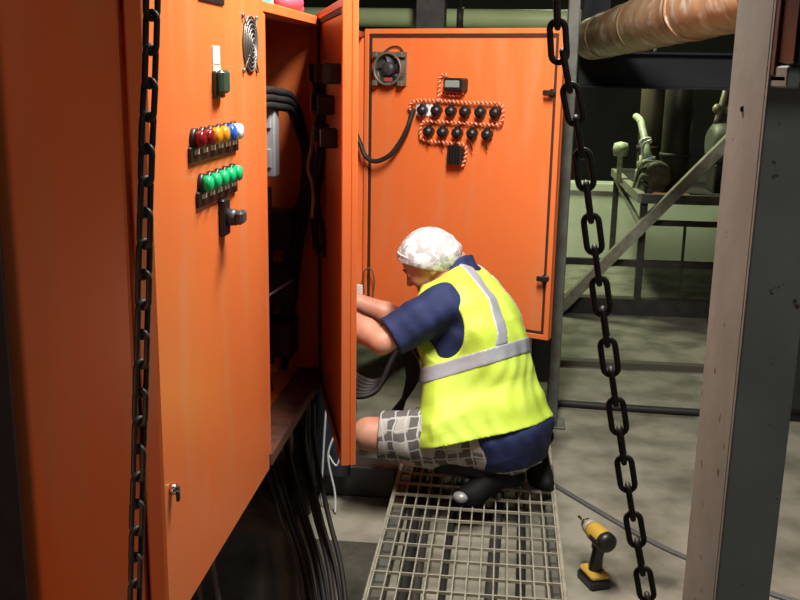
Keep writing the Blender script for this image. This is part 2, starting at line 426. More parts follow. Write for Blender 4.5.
# stand
for x in (-.69, -1.08):
    for y in (1.72, 3.27):
        b = B(); b.bbox(x - .03, x + .03, y - .03, y + .03, 0 if y > 3 else -.45, Z0 - .05, r=.003); obj('leg', b, DKSTEEL, cab)
b = B()
for x in (-.69, -1.08): b.bbox(x - .03, x + .03, YA + .01, YB - .005, Z0 - .05, Z0 - .002, r=.003)
for y in (1.72, 2.5, 3.27): b.bbox(-1.05, -.72, y - .03, y + .03, Z0 - .05, Z0 - .002, r=.003)
obj('stand_frame', b, DKSTEEL, cab)

# ------------------------------------------------------------------ far cabinet
c2 = thing('control_cabinet', (-.9, 3.9, 0), 'farther orange control cabinet whose wide door stands open behind the crouching man', 'cabinet')
YC, YD = 3.325, 4.40
b = B()
b.bbox(XB, XF, YC, YC + .02, Z0, Z1 - .004); b.bbox(XB, XF, YD - .02, YD, Z0, Z1 - .004)
b.box(XB, XB + .012, YC + .02, YD - .02, Z0, Z1 - .004)
b.bbox(XB, XF, YC + .02, YD - .02, Z1 - .016, Z1 - .004); b.bbox(XB, XF, YC + .02, YD - .02, Z0, Z0 + .012)
b.bbox(XF - .02, -.640, YC, YD, Z1 - .03, Z1 - .004); b.bbox(XF - .02, -.640, YC, YD, Z0, Z0 + .03)
b.bbox(XF - .03, -.640, YC, YC + .02, Z0 + .03, Z1 - .03); b.bbox(XF - .03, -.630, YD - .05, YD, Z0 + .03, Z1 - .03)
obj('body', b, ORANGE, c2)
xf2 = door_xf(-.622, 4.352, .83, -.35)
W2 = .912
d2 = pan_door(xf2, W2, Z0 - .012, 1.772, c2, 'wide orange door hinged open, inner face showing a fan and switches')
IN = -.013
xf2c = xf2 @ M4.Translation((.026, 0, 0))
def on2(name, f, m, label=None):
    b = B(xf2c if name not in ('door_cable', 'hinge_wire', 'cable_tag') else xf2); f(b); return obj(name, b, m, d2, label=label)
# fan
fs, fz = .107, 1.604
def fan_frame(b):
    b.bbox(fs - .075, fs + .075, IN - .006, IN, fz - .072, fz + .072, r=.004)
    for k in range(2):
        y = IN - .012 - .028 * k
        n = 32
        b.tube([(fs + .066 * math.cos(2 * PI * i / n), y, fz + .066 * math.sin(2 * PI * i / n)) for i in range(n)], .006, 6, closed=True)
    for sx in (-1, 1):
        for sz in (-1, 1):
            b.bbox(fs + sx * .062 - .012, fs + sx * .062 + .012, IN - .046, IN, fz + sz * .060 - .012, fz + sz * .060 + .012, r=.003)
    for i in range(28):
        a, c = 2 * PI * i / 28, 2 * PI * (i + 1) / 28
        p = [(fs + r * math.cos(t), y, fz + r * math.sin(t)) for (r, t, y) in ((.070, a, IN - .044), (.070, c, IN - .044), (.070, c, IN), (.070, a, IN), (.063, a, IN - .044), (.063, c, IN - .044), (.063, c, IN), (.063, a, IN))]
        b.add(p, [(0, 1, 2, 3), (7, 6, 5, 4), (1, 0, 4, 5)])
on2('fan_frame', fan_frame, FANMET, 'square metal frame of the cooling fan')
def fan_hub(b):
    b.lathe((fs, IN - .006, fz), (0, -1, 0), [(0, .03), (.034, .03), (.038, .026), (.0381, .018), (.041, .016)], 20)
on2('fan_motor', fan_hub, FANDK)
for k in range(5):
    def blade(b, k=k):
        vs = []; 
        for i in range(5):
            r = .028 + .034 * i / 4
            for t in range(4):
                a = 2 * PI * k / 5 + (t / 3 - .5) * .85 + .25 * i / 4
                for dy in (0, -.002): vs.append((fs + r * math.cos(a), IN - .012 - .018 * t / 3 + dy, fz + r * math.sin(a)))
        f = []
        for i in range(4):
            for t in range(3):
                q = lambda i_, t_, d: (i_ * 4 + t_) * 2 + d
                f += [(q(i, t, 0), q(i, t + 1, 0), q(i + 1, t + 1, 0), q(i + 1, t, 0)), (q(i, t, 1), q(i + 1, t, 1), q(i + 1, t + 1, 1), q(i, t + 1, 1))]
        b.add(vs, f, True)
    on2('fan_blade', blade, FANDK)
on2('fan_lead', lambda b: b.tube(spline([(fs - .03, IN - .02, fz + .07), (fs, IN - .01, fz + .092), (fs + .04, IN - .01, fz + .092), (fs + .07, IN - .01, fz + .06)], 6), .003, 6), RUBBER)
on2('fan_sticker', lambda b: b.bbox(fs - .012, fs + .03, IN - .05, IN - .047, fz - .052, fz - .036, r=.001), mat('dull_red_sticker', (.35, .05, .05), .5))
# timer / meter body above the switches
on2('meter_case', lambda b: b.bbox(.385, .475, IN - .06, IN, 1.518, 1.572, r=.006), BLACK)
on2('meter_back', lambda b: b.bbox(.395, .462, IN - .066, IN - .058, 1.532, 1.562, r=.004), mat('meter_grey_green', (.22, .27, .24), .3))
# two rows of switches
row1 = [.276, .342, .410, .475, .545, .612]; row2 = [.307, .374, .443, .512, .58]
def switch(s, z):
    def f(b):
        b.lathe((s, IN, z), (0, -1, 0), [(0, .017), (.02, .017), (.0201, .021), (.045, .020), (.0451, .012), (.052, .010)], 14)
        b.bbox(s - .008, s + .008, IN - .042, IN - .012, z - .024, z + .026, r=.003)
    on2('switch_back', f, BLACK)
on2('white_plate', lambda b: b.bbox(.232, .312, IN - .006, IN, 1.408, 1.462, r=.003), WHITE, 'white plate behind the first switch')
for s in row1: switch(s, 1.436)
for s in row2: switch(s, 1.347)
def wire_spiral(pts, nm='switch_wiring', r=.0042):
    pts = spline(pts, 8)
    on2(nm, lambda b: b.tube(pts, r, 6), WIREO)
    L = sum((pts[i + 1] - pts[i]).length for i in range(len(pts) - 1)); n = int(L / .0026)
    hel = []; acc = 0; seg = 0
    for i in range(n):
        d = L * i / n
        while seg < len(pts) - 2 and acc + (pts[seg + 1] - pts[seg]).length < d: acc += (pts[seg + 1] - pts[seg]).length; seg += 1
        e = pts[seg + 1] - pts[seg]; t = e.normalized(); p = pts[seg] + t * (d - acc)
        u = V((0, -1, 0)); w = t.cross(u).normalized(); a = 2 * PI * d / .019
        hel.append(p + (u * math.cos(a) + w * math.sin(a)) * (r + .001))
    on2('spiral_wrap', lambda b: b.tube(hel, .0028, 5), WIREP)
wy = IN - .02
wire_spiral([(.215, wy, 1.462), (.24, wy, 1.474), (.35, wy, 1.478), (.48, wy, 1.474), (.62, wy, 1.474), (.640, wy, 1.462), (.643, wy, 1.43), (.640, wy, 1.395)])
wire_spiral([(.640, wy, 1.390), (.60, wy, 1.388), (.45, wy, 1.390), (.30, wy, 1.390), (.268, wy, 1.378), (.262, wy, 1.34), (.275, wy, 1.312), (.34, wy, 1.306), (.42, wy, 1.304), (.47, wy, 1.30), (.482, wy, 1.28), (.478, wy, 1.24), (.465, wy, 1.205)])
wire_spiral([(.345, wy, 1.478), (.348, wy, 1.53), (.352, wy, 1.575), (.372, wy, 1.588), (.388, wy, 1.575)])
wire_spiral([(.36, wy, 1.51), (.40, wy, 1.502), (.445, wy, 1.505), (.465, wy, 1.52)])
wire_spiral([(.215, wy, 1.462), (.205, wy, 1.446), (.215, wy, 1.43)])
for s in row1: on2('switch_lead', lambda b, s=s: b.tube([(s, IN - .03, 1.458), (s + .001, IN - .034, 1.467), (s, wy, 1.476)], .0028, 6), DARKBROW)
for s in row1: on2('switch_lead', lambda b, s=s: b.tube([(s, IN - .03, 1.416), (s - .003, IN - .034, 1.40), (s, wy, 1.39)], .0028, 6), GASKET)
for s in row2: on2('switch_lead', lambda b, s=s: b.tube([(s, IN - .03, 1.367), (s + .002, IN - .034, 1.38), (s, wy, 1.389)], .0028, 6), DARKBROW)
for i, s in enumerate(row2): on2('switch_lead', lambda b, s=s, i=i: b.tube([(s, IN - .03, 1.327), (s - .004, IN - .034, 1.31), (s, wy, 1.285 - .01 * (i % 2))], .0028, 6), GASKET)
on2('terminal_block', lambda b: b.bbox(.415, .470, IN - .04, IN, 1.225, 1.287, r=.004), BLACK)
on2('terminal_fins', lambda b: [b.bbox(.408 + .013 * i, .417 + .013 * i, IN - .048, IN - .03, 1.215, 1.295, r=.001) for i in range(5)], BLACK)
on2('door_cable', lambda b: b.tube(spline([(.252, IN - .012, 1.440), (.244, IN - .02, 1.412), (.232, IN - .03, 1.36), (.195, IN - .035, 1.29), (.15, IN - .045, 1.235), (.085, IN - .05, 1.207), (.035, IN - .05, 1.225), (.008, IN - .05, 1.275), (-.02, IN - .05, 1.33)], 7), .0105, 10), RUBBER, 'thick black cable looping off the switch panel')
for (s, z) in ((.848, 1.521), (.861, .768)):
    on2('latch', lambda b, s=s, z=z: (b.lathe((s, IN, z), (0, -1, 0), [(0, .017), (.012, .017), (.0121, .012), (.03, .012)], 14), b.bbox(s - .030, s + .012, IN - .042, IN - .026, z - .010, z + .012, r=.004)), BLACK)
on2('hinge_wire', lambda b: b.tube(spline([(.02, IN - .03, .60), (.03, IN - .05, .70), (.06, IN - .04, .72), (.075, IN - .03, .66), (.065, IN - .03, .58)], 6), .0035, 6), mat('olive_wire', (.12, .09, .04), .5))
on2('cable_tag', lambda b: b.bbox(-.012, .018, IN - .045, IN - .035, .565, .64, r=.003), WHITE)
# stand for far cabinet
for x in (-.69, -1.08):
    for y in (3.40, 4.34):
        b = B(); b.bbox(x - .03, x + .03, y - .03, y + .03, 0, Z0 - .05, r=.003); obj('leg', b, DKSTEEL, c2)
b = B()
for x in (-.69, -1.08): b.bbox(x - .03, x + .03, YC + .01, YD - .005, Z0 - .05, Z0 - .002, r=.003)
for y in (3.40, 4.34): b.bbox(-1.05, -.72, y - .03, y + .03, Z0 - .05, Z0 - .002, r=.003)
obj('stand_frame', b, DKSTEEL, c2)
b = B(); b.bbox(-.735, -.665, 3.345, 3.37, .0, Z0 - .05, r=.003); b.bbox(-.66, -.53, 3.35, 3.37, .11, Z0 - .03, r=.003)
obj('skirt_panel', b, mat('blue_grey_panel', (.028, .032, .045), .5), c2, label='dark blue grey skirt panel under the far cabinet')
# fuse gear in the far cabinet
for i in range(3):
    b = B(); b.bbox(XB + .012, -.90, 3.45 + .28 * i, 3.66 + .28 * i, .75, 1.25, r=.01); obj('switchgear', b, DKSTEEL, c2)

# ------------------------------------------------------------------ things on top of the cabinets
def on_top(name, b, m, label, cat): return single(name, b, m, label, cat)
b = B(); b.bbox(-.90, -.72, 2.78, 3.02, Z1, Z1 + .10, r=.006); on_top('carton', b, CARTON, 'white carton on top of the near cabinet', 'box')
b = B(); b.bbox(-.78, -.665, 2.60, 2.76, Z1, Z1 + .05, r=.006); on_top('carton', b, TAPEBLUE, 'teal carton on the near cabinet beside the white one', 'box')
b = B(); b.ball((-.70, 3.12, Z1 + .035), .05, .07, .035); b.ball((-.69, 3.18, Z1 + .02), .03, .035, .02); on_top('plastic_bag', b, PINK, 'crumpled pink bag on top of the near cabinet', 'bag')
t = thing('carton', (-.67, 4.02, Z1 - .004), 'small white and pink package on top of the far cabinet', 'box')
zz = Z1 - .004
b = B(); b.bbox(-.72, -.645, 3.93, 4.06, zz, zz + .02, r=.004); obj('box_tray', b, CARTON, t)
b = B(); b.ball((-.675, 4.00, zz + .030), .03, .045, .018); obj('wrapper', b, PINK, t)

# ------------------------------------------------------------------ chains
def link_mesh():
    b = B(); L, w, r = .0205, .0078, .0033
    pts = []
    for k in range(9): a = -PI / 2 + PI * k / 8; pts.append((w * math.sin(a) if 0 else 0, 0, 0))
    pts = [(w * math.cos(a), 0, L - w + w * math.sin(a)) for a in [PI * k / 8 for k in range(9)]] + \
          [(w * math.cos(a), 0, -(L - w) + w * math.sin(a)) for a in [PI + PI * k / 8 for k in range(9)]]
    b.tube(pts, r, 8, closed=True)
    me = bpy.data.meshes.new('link'); me.from_pydata([tuple(p) for p in b.v], [], b.f); me.polygons.foreach_set('use_smooth', b.sm)
    me.materials.append(CHAINM); return me
LINK = link_mesh()
def chain(path, roll0, label, scale=1.0):
    pts = spline(path, 24); cum = [0]
    for i in range(len(pts) - 1): cum.append(cum[-1] + (pts[i + 1] - pts[i]).length)
    root = thing('chain', path[0], label, 'chain', 'steel link chains hanging in front of the walkway')
    pitch = (.0205 * 2 - .0033 * 2 - .0003) * scale; n = int(cum[-1] / pitch)
    for k in range(n):
        d = pitch * (k + .5); i = max(j for j in range(len(cum)) if cum[j] <= d); i = min(i, len(pts) - 2)
        e = pts[i + 1] - pts[i]; p = pts[i] + e.normalized() * (d - cum[i]); t = -e.normalized()
        a = roll0 + (PI / 2 if k % 2 else 0) + .06 * math.sin(k * 1.7)
        x = (V((math.cos(a), math.sin(a), 0)) - t * t.dot(V((math.cos(a), math.sin(a), 0)))).normalized(); y = t.cross(x)
        o = bpy.data.objects.new('link', LINK); COL.objects.link(o); o.parent = root
        m = M4(((x.x, y.x, t.x, 0), (x.y, y.y, t.y, 0), (x.z, y.z, t.z, 0), (0, 0, 0, 1)))
        o.matrix_local = M4.Translation(p - V(path[0])) @ m @ M4.Scale(scale, 4)
        ORG[o] = V(path[0])
chain([(-.353, 1.15, 2.95), (-.39, 1.15, 2.2), (-.42, 1.15, 1.675), (-.434, 1.15, 1.5), (-.447, 1.15, 1.312), (-.462, 1.15, 1.109), (-.478, 1.15, .889), (-.488, 1.15, .74)],
      1.15, 'dark steel link chain hanging before the near orange cabinet on the left', 1.15)
chain([(-.02, 1.15, 2.95), (.015, 1.15, 2.2), (.050, 1.15, 1.68), (.062, 1.15, 1.614), (.087, 1.15, 1.514), (.119, 1.15, 1.349), (.146, 1.15, 1.212), (.176, 1.15, 1.068), (.205, 1.15, .945), (.23, 1.15, .83)],
      -.09, 'dark steel link chain hanging slantwise before the wide open door, right of the man', 1.12)

# ------------------------------------------------------------------ columns
b = B(); b.bbox(-1.10, -.895, 1.46, 1.472, 0, 2.95, r=.002); b.bbox(-1.10, -.895, 1.628, 1.64, 0, 2.95, r=.002); b.box(-1.0, -.99, 1.472, 1.628, 0, 2.95)
single('steel_column', b, BROWNST, 'dark brown steel column at the left edge of the picture', 'column')
# channel column in the right foreground
col = thing('steel_column', (.30, 1.3, 0), 'big grey painted steel channel column in the right foreground, spotted with rust', 'column')
b = B(); b.bbox(.298, .310, 1.198, 1.385, 0, 2.95, r=.002); obj('web', b, POSTM, col)
b = B(); b.bbox(.298, .366, 1.186, 1.198, 0, 2.95, r=.002); obj('flange', b, POSTM, col)
b = B(); b.bbox(.310, .366, 1.373, 1.385, 0, 2.95, r=.002); obj('flange', b, POSTM, col)
b = B()
for z in (1.56,): b.lathe((.298, 1.30, z), (-1, 0, 0), [(0, .0045), (.002, .0045), (.003, .002)], 8)
obj('rivet', b, DKSTEEL, col)
# rusty dark box hung on the channel
bx = thing('terminal_box', (.34, 1.24, 1.58), 'black terminal box bracketed to the grey channel column, cut by the right edge', 'box')
b = B(); b.bbox(.302, .52, 1.105, 1.186, 1.612, 1.90, r=.004); obj('box_case', b, BLACK, bx)
b = B(); b.bbox(.2985, .306, 1.168, 1.186, 1.60, 1.90, r=.002); obj('back_plate', b, mat('oxide_red_plate', (.10, .03, .025), .6), bx)
b = B(); b.bbox(.300, .52, 1.125, 1.186, 1.594, 1.602, r=.002); b.bbox(.300, .314, 1.12, 1.186, 1.588, 1.612, r=.002); obj('bracket', b, POSTM, bx, label='grey angle bracket')

# rear posts and beams
b = B(); b.bbox(.238, .288, 4.30, 4.36, 0, 2.95, r=.004)
post = thing('steel_post', (.263, 4.33, 0), 'slim grey steel post just behind the free edge of the wide open door', 'post')
obj('shaft', b, GREYSTEEL, post)
b = B(); b.bbox(.20, .326, 4.27, 4.39, 0, .012, r=.003); obj('foot_plate', b, GREYSTEEL, post)
b = B(); b.bbox(.155, .236, 4.28, 4.36, .22, .50, r=.006)
jb = thing('junction_box', (.195, 4.32, .22), 'small dark junction box on the slim post below the wide door', 'box')
obj('box_case', b, DKSTEEL, jb)
b = B(); b.bbox(.160, .231, 4.272, 4.28, .23, .49, r=.003); obj('box_lid', b, BLACK, jb)
b = B(); b.tube(spline([(.150, 4.24, .49), (.148, 4.22, .40), (.152, 4.24, .25), (.165, 4.26, .12), (.17, 4.27, .008)], 6), .006, 6)
single('thin_conduit', b, WIREW, 'thin pale conduit dropping beside the dark junction box', 'conduit')
b = B(); b.bbox(-.52, -.36, 5.5, 5.65, 0, 2.95, r=.004); single('steel_post', b, DKSTEEL, 'dark steel post behind the top of the wide open door', 'post')
b = B(); b.tube([(-2.55, 6.0, 1.905), (3.9, 6.0, 1.905)], .055, 20, caps=True)
pp = thing('pipe', (.5, 6.0, 1.85), 'pale green horizontal pipe running above the wide open door', 'pipe')
obj('pipe_run', b, PALEGREEN, pp)
b = B()
for x in (-1.6, -.3, 1.0, 2.6): b.tube([(x - .02, 6.0, 1.905), (x + .02, 6.0, 1.905)], .064, 20); b.tube([(x, 6.0, 1.96), (x, 6.0, 2.95)], .008, 8)
obj('hanger_clamp', b, DKSTEEL, pp)
b = B(); bz = 1.52
b.bbox(.40, 3.9, 5.75, 5.90, bz + .19, bz + .205, r=.003); b.bbox(.40, 3.9, 5.75, 5.90, bz, bz + .015, r=.003); b.box(.40, 3.9, 5.82, 5.83, bz + .015, bz + .19)
b.bbox(.40, .55, 5.74, 5.91, bz + .205, 2.95, r=.003); b.bbox(3.6, 3.75, 5.74, 5.91, bz + .205, 2.95, r=.003)
single('steel_beam', b, BEAMBLUE, 'blue black steel beam below the lagged pipe', 'beam')
# lagged pipe
lag = thing('insulated_pipe', (.55, 4.4, 1.7), 'fat tan foil lagged pipe crossing the top right', 'pipe')
pa, pb = V((.452, 5.60, 1.785)), V((.86, 1.65, 1.885)); ax = (pb - pa).normalized()
prof = []; L = (pb - pa).length
for i in range(80):
    d = L * i / 79; prof.append((d, .112 + .0022 * math.sin(d * 34) + .0012 * math.sin(d * 71 + 1)))
b = B(); b.lathe(pa, ax, [(0, .02), (.001, .10)] + [(d + .004, r) for d, r in prof] + [(L + .01, .02)], 32); obj('lagging', b, INSUL, lag)
b = B()
for i in range(5): b.lathe(pa + ax * (.35 + .78 * i), ax, [(0, .112), (.0005, .1165), (.03, .1165), (.031, .112)], 32)
obj('band', b, INSUL, lag)
b = B()
for q in (1.0, 2.9):
    p = pa + ax * q; b.tube([p + V((0, 0, .114)), V((p.x, p.y, 2.95))], .008, 8)
obj('hanger_rod', b, DKSTEEL, lag)
b = B(); b.lathe(pa - ax * .14, ax, [(0, .05), (.138, .05)], 20); b.lathe(pa - ax * .14, ax, [(0, .085), (.025, .085)], 24); obj('pipe_end', b, DKSTEEL, lag)

# ------------------------------------------------------------------ walkway grating
gr = thing('walkway_grating', (-.06, 3.2, 0), 'galvanised open mesh walkway grating under the crouching man', 'grating')
GX0, GX1, GY0, GY1, GZ = -.352, .224, 1.9, 4.2, .10
b = B()
for i in range(15):
    x = GX0 + .003 + (GX1 - GX0 - .006) * i / 14
    b.box(x - .0022, x + .0022, GY0, GY1, GZ - .028, GZ)
for k in range(int((GY1 - GY0) / .095) + 1):
    y = GY0 + .03 + k * .095
    if y < GY1: b.box(GX0, GX1, y - .003, y + .003, GZ - .008, GZ + .0012)
obj('mesh', b, GALV, gr)
b = B()
b.bbox(GX0 - .008, GX0, GY0, GY1, GZ - .04, GZ + .004, r=.002); b.bbox(GX1, GX1 + .012, GY0, GY1, GZ - .04, GZ + .004, r=.002)
b.bbox(GX0 - .008, GX1 + .012, GY0 - .008, GY0, GZ - .04, GZ + .004, r=.002); b.bbox(GX0 - .008, GX1 + .012, GY1, GY1 + .008, GZ - .04, GZ + .004, r=.002)
obj('edge_frame', b, GALV, gr)
for x in (GX0 + .02, GX1 - .005):
    b = B(); b.bbox(x - .02, x + .02, GY0, GY1, .0, GZ - .04, r=.003); obj('bearer', b, GREYSTEEL, gr)
gb = [(-.27, .022, RUBBER), (-.22, .018, DKSTEEL), (-.13, .014, RUBBER), (.02, .02, DKSTEEL), (.10, .016, RUBBER)]
for i, (x, r, m) in enumerate(gb):
    b = B(); b.tube(spline([(x + .012 * math.sin(i + k), 1.7 + .42 * k, r + .001) for k in range(6)], 6), r, 10)
    single('pipe', b, m, 'dark pipe lying on the floor beneath the mesh walkway', 'pipe', 'pipes under the walkway')
# timber / steel kerb behind the walkway start
b = B(); b.bbox(-1.30, -.365, 3.42, 3.52, 0, .125, r=.006)
single('steel_kerb', b, mat('grey_kerb', (.07, .07, .068), .6, col2=(.045, .045, .042), scale=12), 'dark grey kerb beam on the floor beneath the cabinets', 'beam')

# ------------------------------------------------------------------ cables dropping under the cabinets
for i in range(11):
    r = .006 + .0025 * (i % 3); x = -.80 + .019 * i; b = B(); dy = .05 * math.sin(i * 1.9)
    ex = -.535 + .0125 * i; mx = lambda q: x + (ex - x) * q
    b.tube(spline([(x, 3.05 + dy * .3, Z0 - .004), (mx(.05), 3.02 + dy, .36), (mx(.35), 2.94 + dy * .5, .16), (mx(.68), 2.84 + .3 * dy, .0), (mx(.9), 2.68, -.16), (ex, 2.40, -.34 + .3 * r), (ex, 1.7, -.448 + r)], 7), r, 8)
    single('power_cable', b, RUBBER if i % 4 else mat('brown_cable', (.05, .035, .03), .55), 'dark cable sweeping from beneath the near cabinet down into the floor trench', 'cable', 'cables under the near cabinet')
for i in range(3):
    b = B(); x = -.86 + .05 * i
    b.tube(spline([(x, 2.3, Z0 - .004), (x + .02, 2.32, .30), (x + .05, 2.30, .0), (x + .06, 2.2, -.42), (x + .02, 1.9, -.441)], 7), .008, 8)
    single('power_cable', b, mat('grey_cable', (.12, .12, .12), .5), 'grey cable dropping into the floor trench under the closed door', 'cable', 'grey cables under the closed door')
b = B(); b.tube(spline([(-.60, 3.30, .50), (-.612, 3.30, .38), (-.625, 3.31, .18), (-.63, 3.31, .05), (-.61, 3.30, .006)], 7), .0042, 6)
b.tube(spline([(-.60, 3.30, .50), (-.575, 3.29, .44), (-.57, 3.29, .33), (-.60, 3.28, .22), (-.575, 3.28, .08), (-.57, 3.26, .006)], 7), .0042, 6)
b.tube(spline([(-.57, 3.29, .33), (-.555, 3.29, .25), (-.57, 3.29, .18), (-.60, 3.29, .22)], 7), .0035, 6)
single('wire_loop', b, WIREW, 'loop of thin white wire hanging by the half open door', 'wire')
# dark cables gathered in front of the far cabinet
for i in range(6):
    b = B(); q = .022 * i
    b.tube(spline([(-.665, 3.56 + q * 1.4, .51), (-.615 + q * .3, 3.58 + q, .42), (-.56 + q * .5, 3.60 + q, .345 + q * .25), (-.47 + q * .3, 3.645 + q * .6, .36 + q * .4), (-.40 + q * .2, 3.70, .50 + q * .3), (-.36 + q * .3, 3.80, .36), (-.45 - q, 3.90, .012)], 7), .0115, 8)
    single('loose_cable', b, RUBBER, 'loose black cable drawn out of the far cabinet by the man', 'cable', 'loose cables at the far cabinet')

# ------------------------------------------------------------------ floor items
b = B(); b.tube(spline([(.242, 3.63, .006), (.406, 3.40, .006), (.531, 3.233, .006), (.657, 3.097, .006), (.95, 2.85, .006), (1.5, 2.6, .006)], 8), .006, 8)
b.tube(spline([(.252, 3.637, .0055), (.418, 3.407, .0055), (.544, 3.238, .0055), (.672, 3.10, .0055), (.962, 2.86, .0055), (1.51, 2.615, .0055)], 8), .0055, 8)
single('twin_cable', b, mat('dull_grey_cable', (.10, .10, .105), .5), 'thin grey twin cable trailing over the floor behind the drill', 'cable')
b = B(); b.tube(spline([(.24, 4.60, .018), (.6, 4.575, .018), (1.1, 4.56, .018), (1.8, 4.57, .018), (3.2, 4.6, .018)], 8), .018, 10)
single('floor_pipe', b, RUBBER, 'black hose lying straight across the floor behind the post', 'hose')
b = B(); b.box(.35, 3.9, 5.28, 5.34, 0, .035)
single('floor_strip', b, mat('dark_floor_strip', (.08, .075, .055), .7), 'low dark strip across the floor before the machine frame', 'strip')

# cordless drill standing on its battery
def drill():
    t = thing('cordless_drill', (.322, 2.93, 0), 'yellow and black cordless drill standing on its battery on the concrete', 'drill')
    a = math.radians(113)                                   # pointing direction
    xf = M4.Translation((.344, 2.885, 0)) @ M4.Rotation(a, 4, 'Z') @ M4.Diagonal((.97, .97, .97, 1))
    Y = mat('drill_yellow', (.50, .33, .05), .5)
    b = B(xf); b.bbox(-.045, .062, -.037, .037, 0, .030, r=.006); obj('battery', b, BLACK, t)
    b = B(xf); b.bbox(-.040, .056, -.034, .034, .030, .052, r=.008); obj('battery_seat', b, Y, t)
    b = B(xf); b.tube(spline([(.005, 0, .05), (.000, 0, .09), (-.008, 0, .125), (-.014, 0, .155)], 5), [.024 - .004 * abs(math.sin(i * .2)) for i in range(16)], 12); obj('grip', b, BLACK, t)
    b = B(xf); b.bbox(.010, .026, -.010, .010, .118, .148, r=.004); obj('trigger', b, DKSTEEL, t)
    b = B(xf); b.lathe((-.072, 0, .178), (1, 0, 0), [(0, .012), (.004, .026), (.02, .031), (.05, .033), (.095, .032), (.115, .026)], 20); obj('motor_housing', b, Y, t)
    b = B(xf); b.lathe((-.076, 0, .178), (1, 0, 0), [(0, .016), (.003, .024), (.012, .0325), (.03, .0335), (.031, .03)], 20); b.bbox(-.055, .0, -.0345, .0345, .166, .186, r=.003); obj('end_cap', b, BLACK, t)
    b = B(xf); b.lathe((.042, 0, .178), (1, 0, 0), [(0, .027), (.022, .026), (.023, .022)], 20); obj('clutch_collar', b, mat('grey_collar', (.35, .34, .31), .4), t)
    b = B(xf); b.lathe((.064, 0, .178), (1, 0, 0), [(0, .021), (.02, .02), (.034, .011), (.036, .007)], 18); obj('chuck', b, CHROME, t)
    b = B(xf); b.tube([(.098, 0, .178), (.14, 0, .178)], .0042, 8); obj('bit', b, CHROME, t)
drill()

# ------------------------------------------------------------------ machine on its steel frame (rear right)
fr = thing('equipment_stand', (1.5, 7.4, 0), 'welded steel stand carrying the pump set at the rear right', 'stand')
def beam(name, p0, p1, w=.05, h=.05, m=DKSTEEL): b = B(); b.bar(p0, p1, w, h); return obj(name, b, m, fr)
TX0, TX1, TY0, TY1, TZ = .91, 2.3, 6.55, 8.3, .80
beam('bottom_beam', (.40, 6.6, .055), (2.4, 6.6, .055), .10, .11)
beam('rail', (.40, 6.62, .35), (2.3, 6.62, .35), .04, .045)
beam('rail', (.96, 6.62, .63), (2.3, 6.62, .63), .04, .035)
for x, y in ((TX0 + .025, TY0 + .05), (TX1, TY0 + .05), (TX0 + .025, TY1), (TX1, TY1)):
    b = B(); b.bar((x, y, .0), (x, y, TZ - .02), .045, .045); obj('leg', b, DKSTEEL, fr)
beam('upright', (1.22, 6.63, .11), (1.22, 6.63, .63), .018, .018)
beam('upright', (.42, 6.62, .11), (.42, 6.62, .38), .04, .04)
beam('tray_rail', (TX0, TY0, TZ), (TX0, TY1, TZ), .05, .06, GALV)
beam('tray_rail', (TX0, TY0, TZ), (TX1, TY0, TZ), .05, .06, GREYSTEEL)
beam('tray_rail', (TX1, TY0, TZ), (TX1, TY1, TZ), .05, .06, GREYSTEEL)
beam('tray_rail', (TX0, TY1, TZ), (TX1, TY1, TZ), .05, .06, GREYSTEEL)
beam('corner_strut', (TX0 + .01, 8.2, TZ - .05), (TX0 + .02, 6.66, .60), .03, .03, GALV)
b = B(); b.box(TX0 + .02, TX1 - .02, TY0 + .02, TY1 - .02, TZ - .02, TZ - .005); obj('tray_plate', b, DKSTEEL, fr)
b = B(); b.bar((.40, 6.50, .03), (1.60, 6.50, 1.40), .07, .07); obj('diagonal_brace', b, GALV, fr, label='grey diagonal brace')
TP = TZ - .005
def vessel(x, y, r, z1, m, label):
    t = thing('pressure_vessel', (x, y, TP), label, 'tank')
    b = B(); b.lathe((x, y, TP), (0, 0, 1), [(0, r * .8), (.03, r), (z1 - TP - .08, r), (z1 - TP - .03, r * .8), (z1 - TP, r * .3)], 24); obj('shell', b, m, t)
    b = B(); b.lathe((x, y, TP + .25), (0, 0, 1), [(0, r), (.0005, r + .01), (.03, r + .01), (.0305, r)], 24); obj('clamp_band', b, DKSTEEL, t)
    b = B(); b.tube([(x, y, z1 - .005), (x, y, z1 + .12)], .02, 10); obj('nozzle', b, DKSTEEL, t)
    return t
vessel(1.17, 6.95, .098, 1.62, OLIVE, 'tall olive green vessel standing at the front of the pump stand')
vessel(1.08, 7.60, .085, 1.72, mat('brown_olive', (.075, .06, .035), .5), 'brown olive vessel behind the tall front one')
pu = thing('pump', (1.02, 7.0, TP), 'pale green pump with a bright valve at the stand corner', 'pump')
b = B(); b.lathe((1.03, 6.76, TP + .13), (0, 1, 0), [(0, .05), (.004, .085), (.02, .10), (.07, .105), (.10, .06), (.28, .06), (.30, .02)], 24); b.bbox(.97, 1.09, 6.76, 7.08, TP, TP + .05, r=.005); obj('volute', b, mat('dull_pump_green', (.13, .13, .08), .5, col2=(.22, .22, .15), scale=18), pu)
b = B(); b.tube(spline([(1.0, 6.86, TP + .20), (.97, 6.90, TP + .30), (.955, 7.02, TP + .40), (.95, 7.2, TP + .48), (.95, 7.45, TP + .50)], 6), .026, 12); b.bbox(.90, .97, 6.84, 6.92, TP, TP + .17, r=.012); b.lathe((.935, 6.88, TP + .17), (0, 0, 1), [(0, .03), (.05, .03), (.055, .018), (.09, .018)], 14); obj('discharge', b, MACHW, pu)
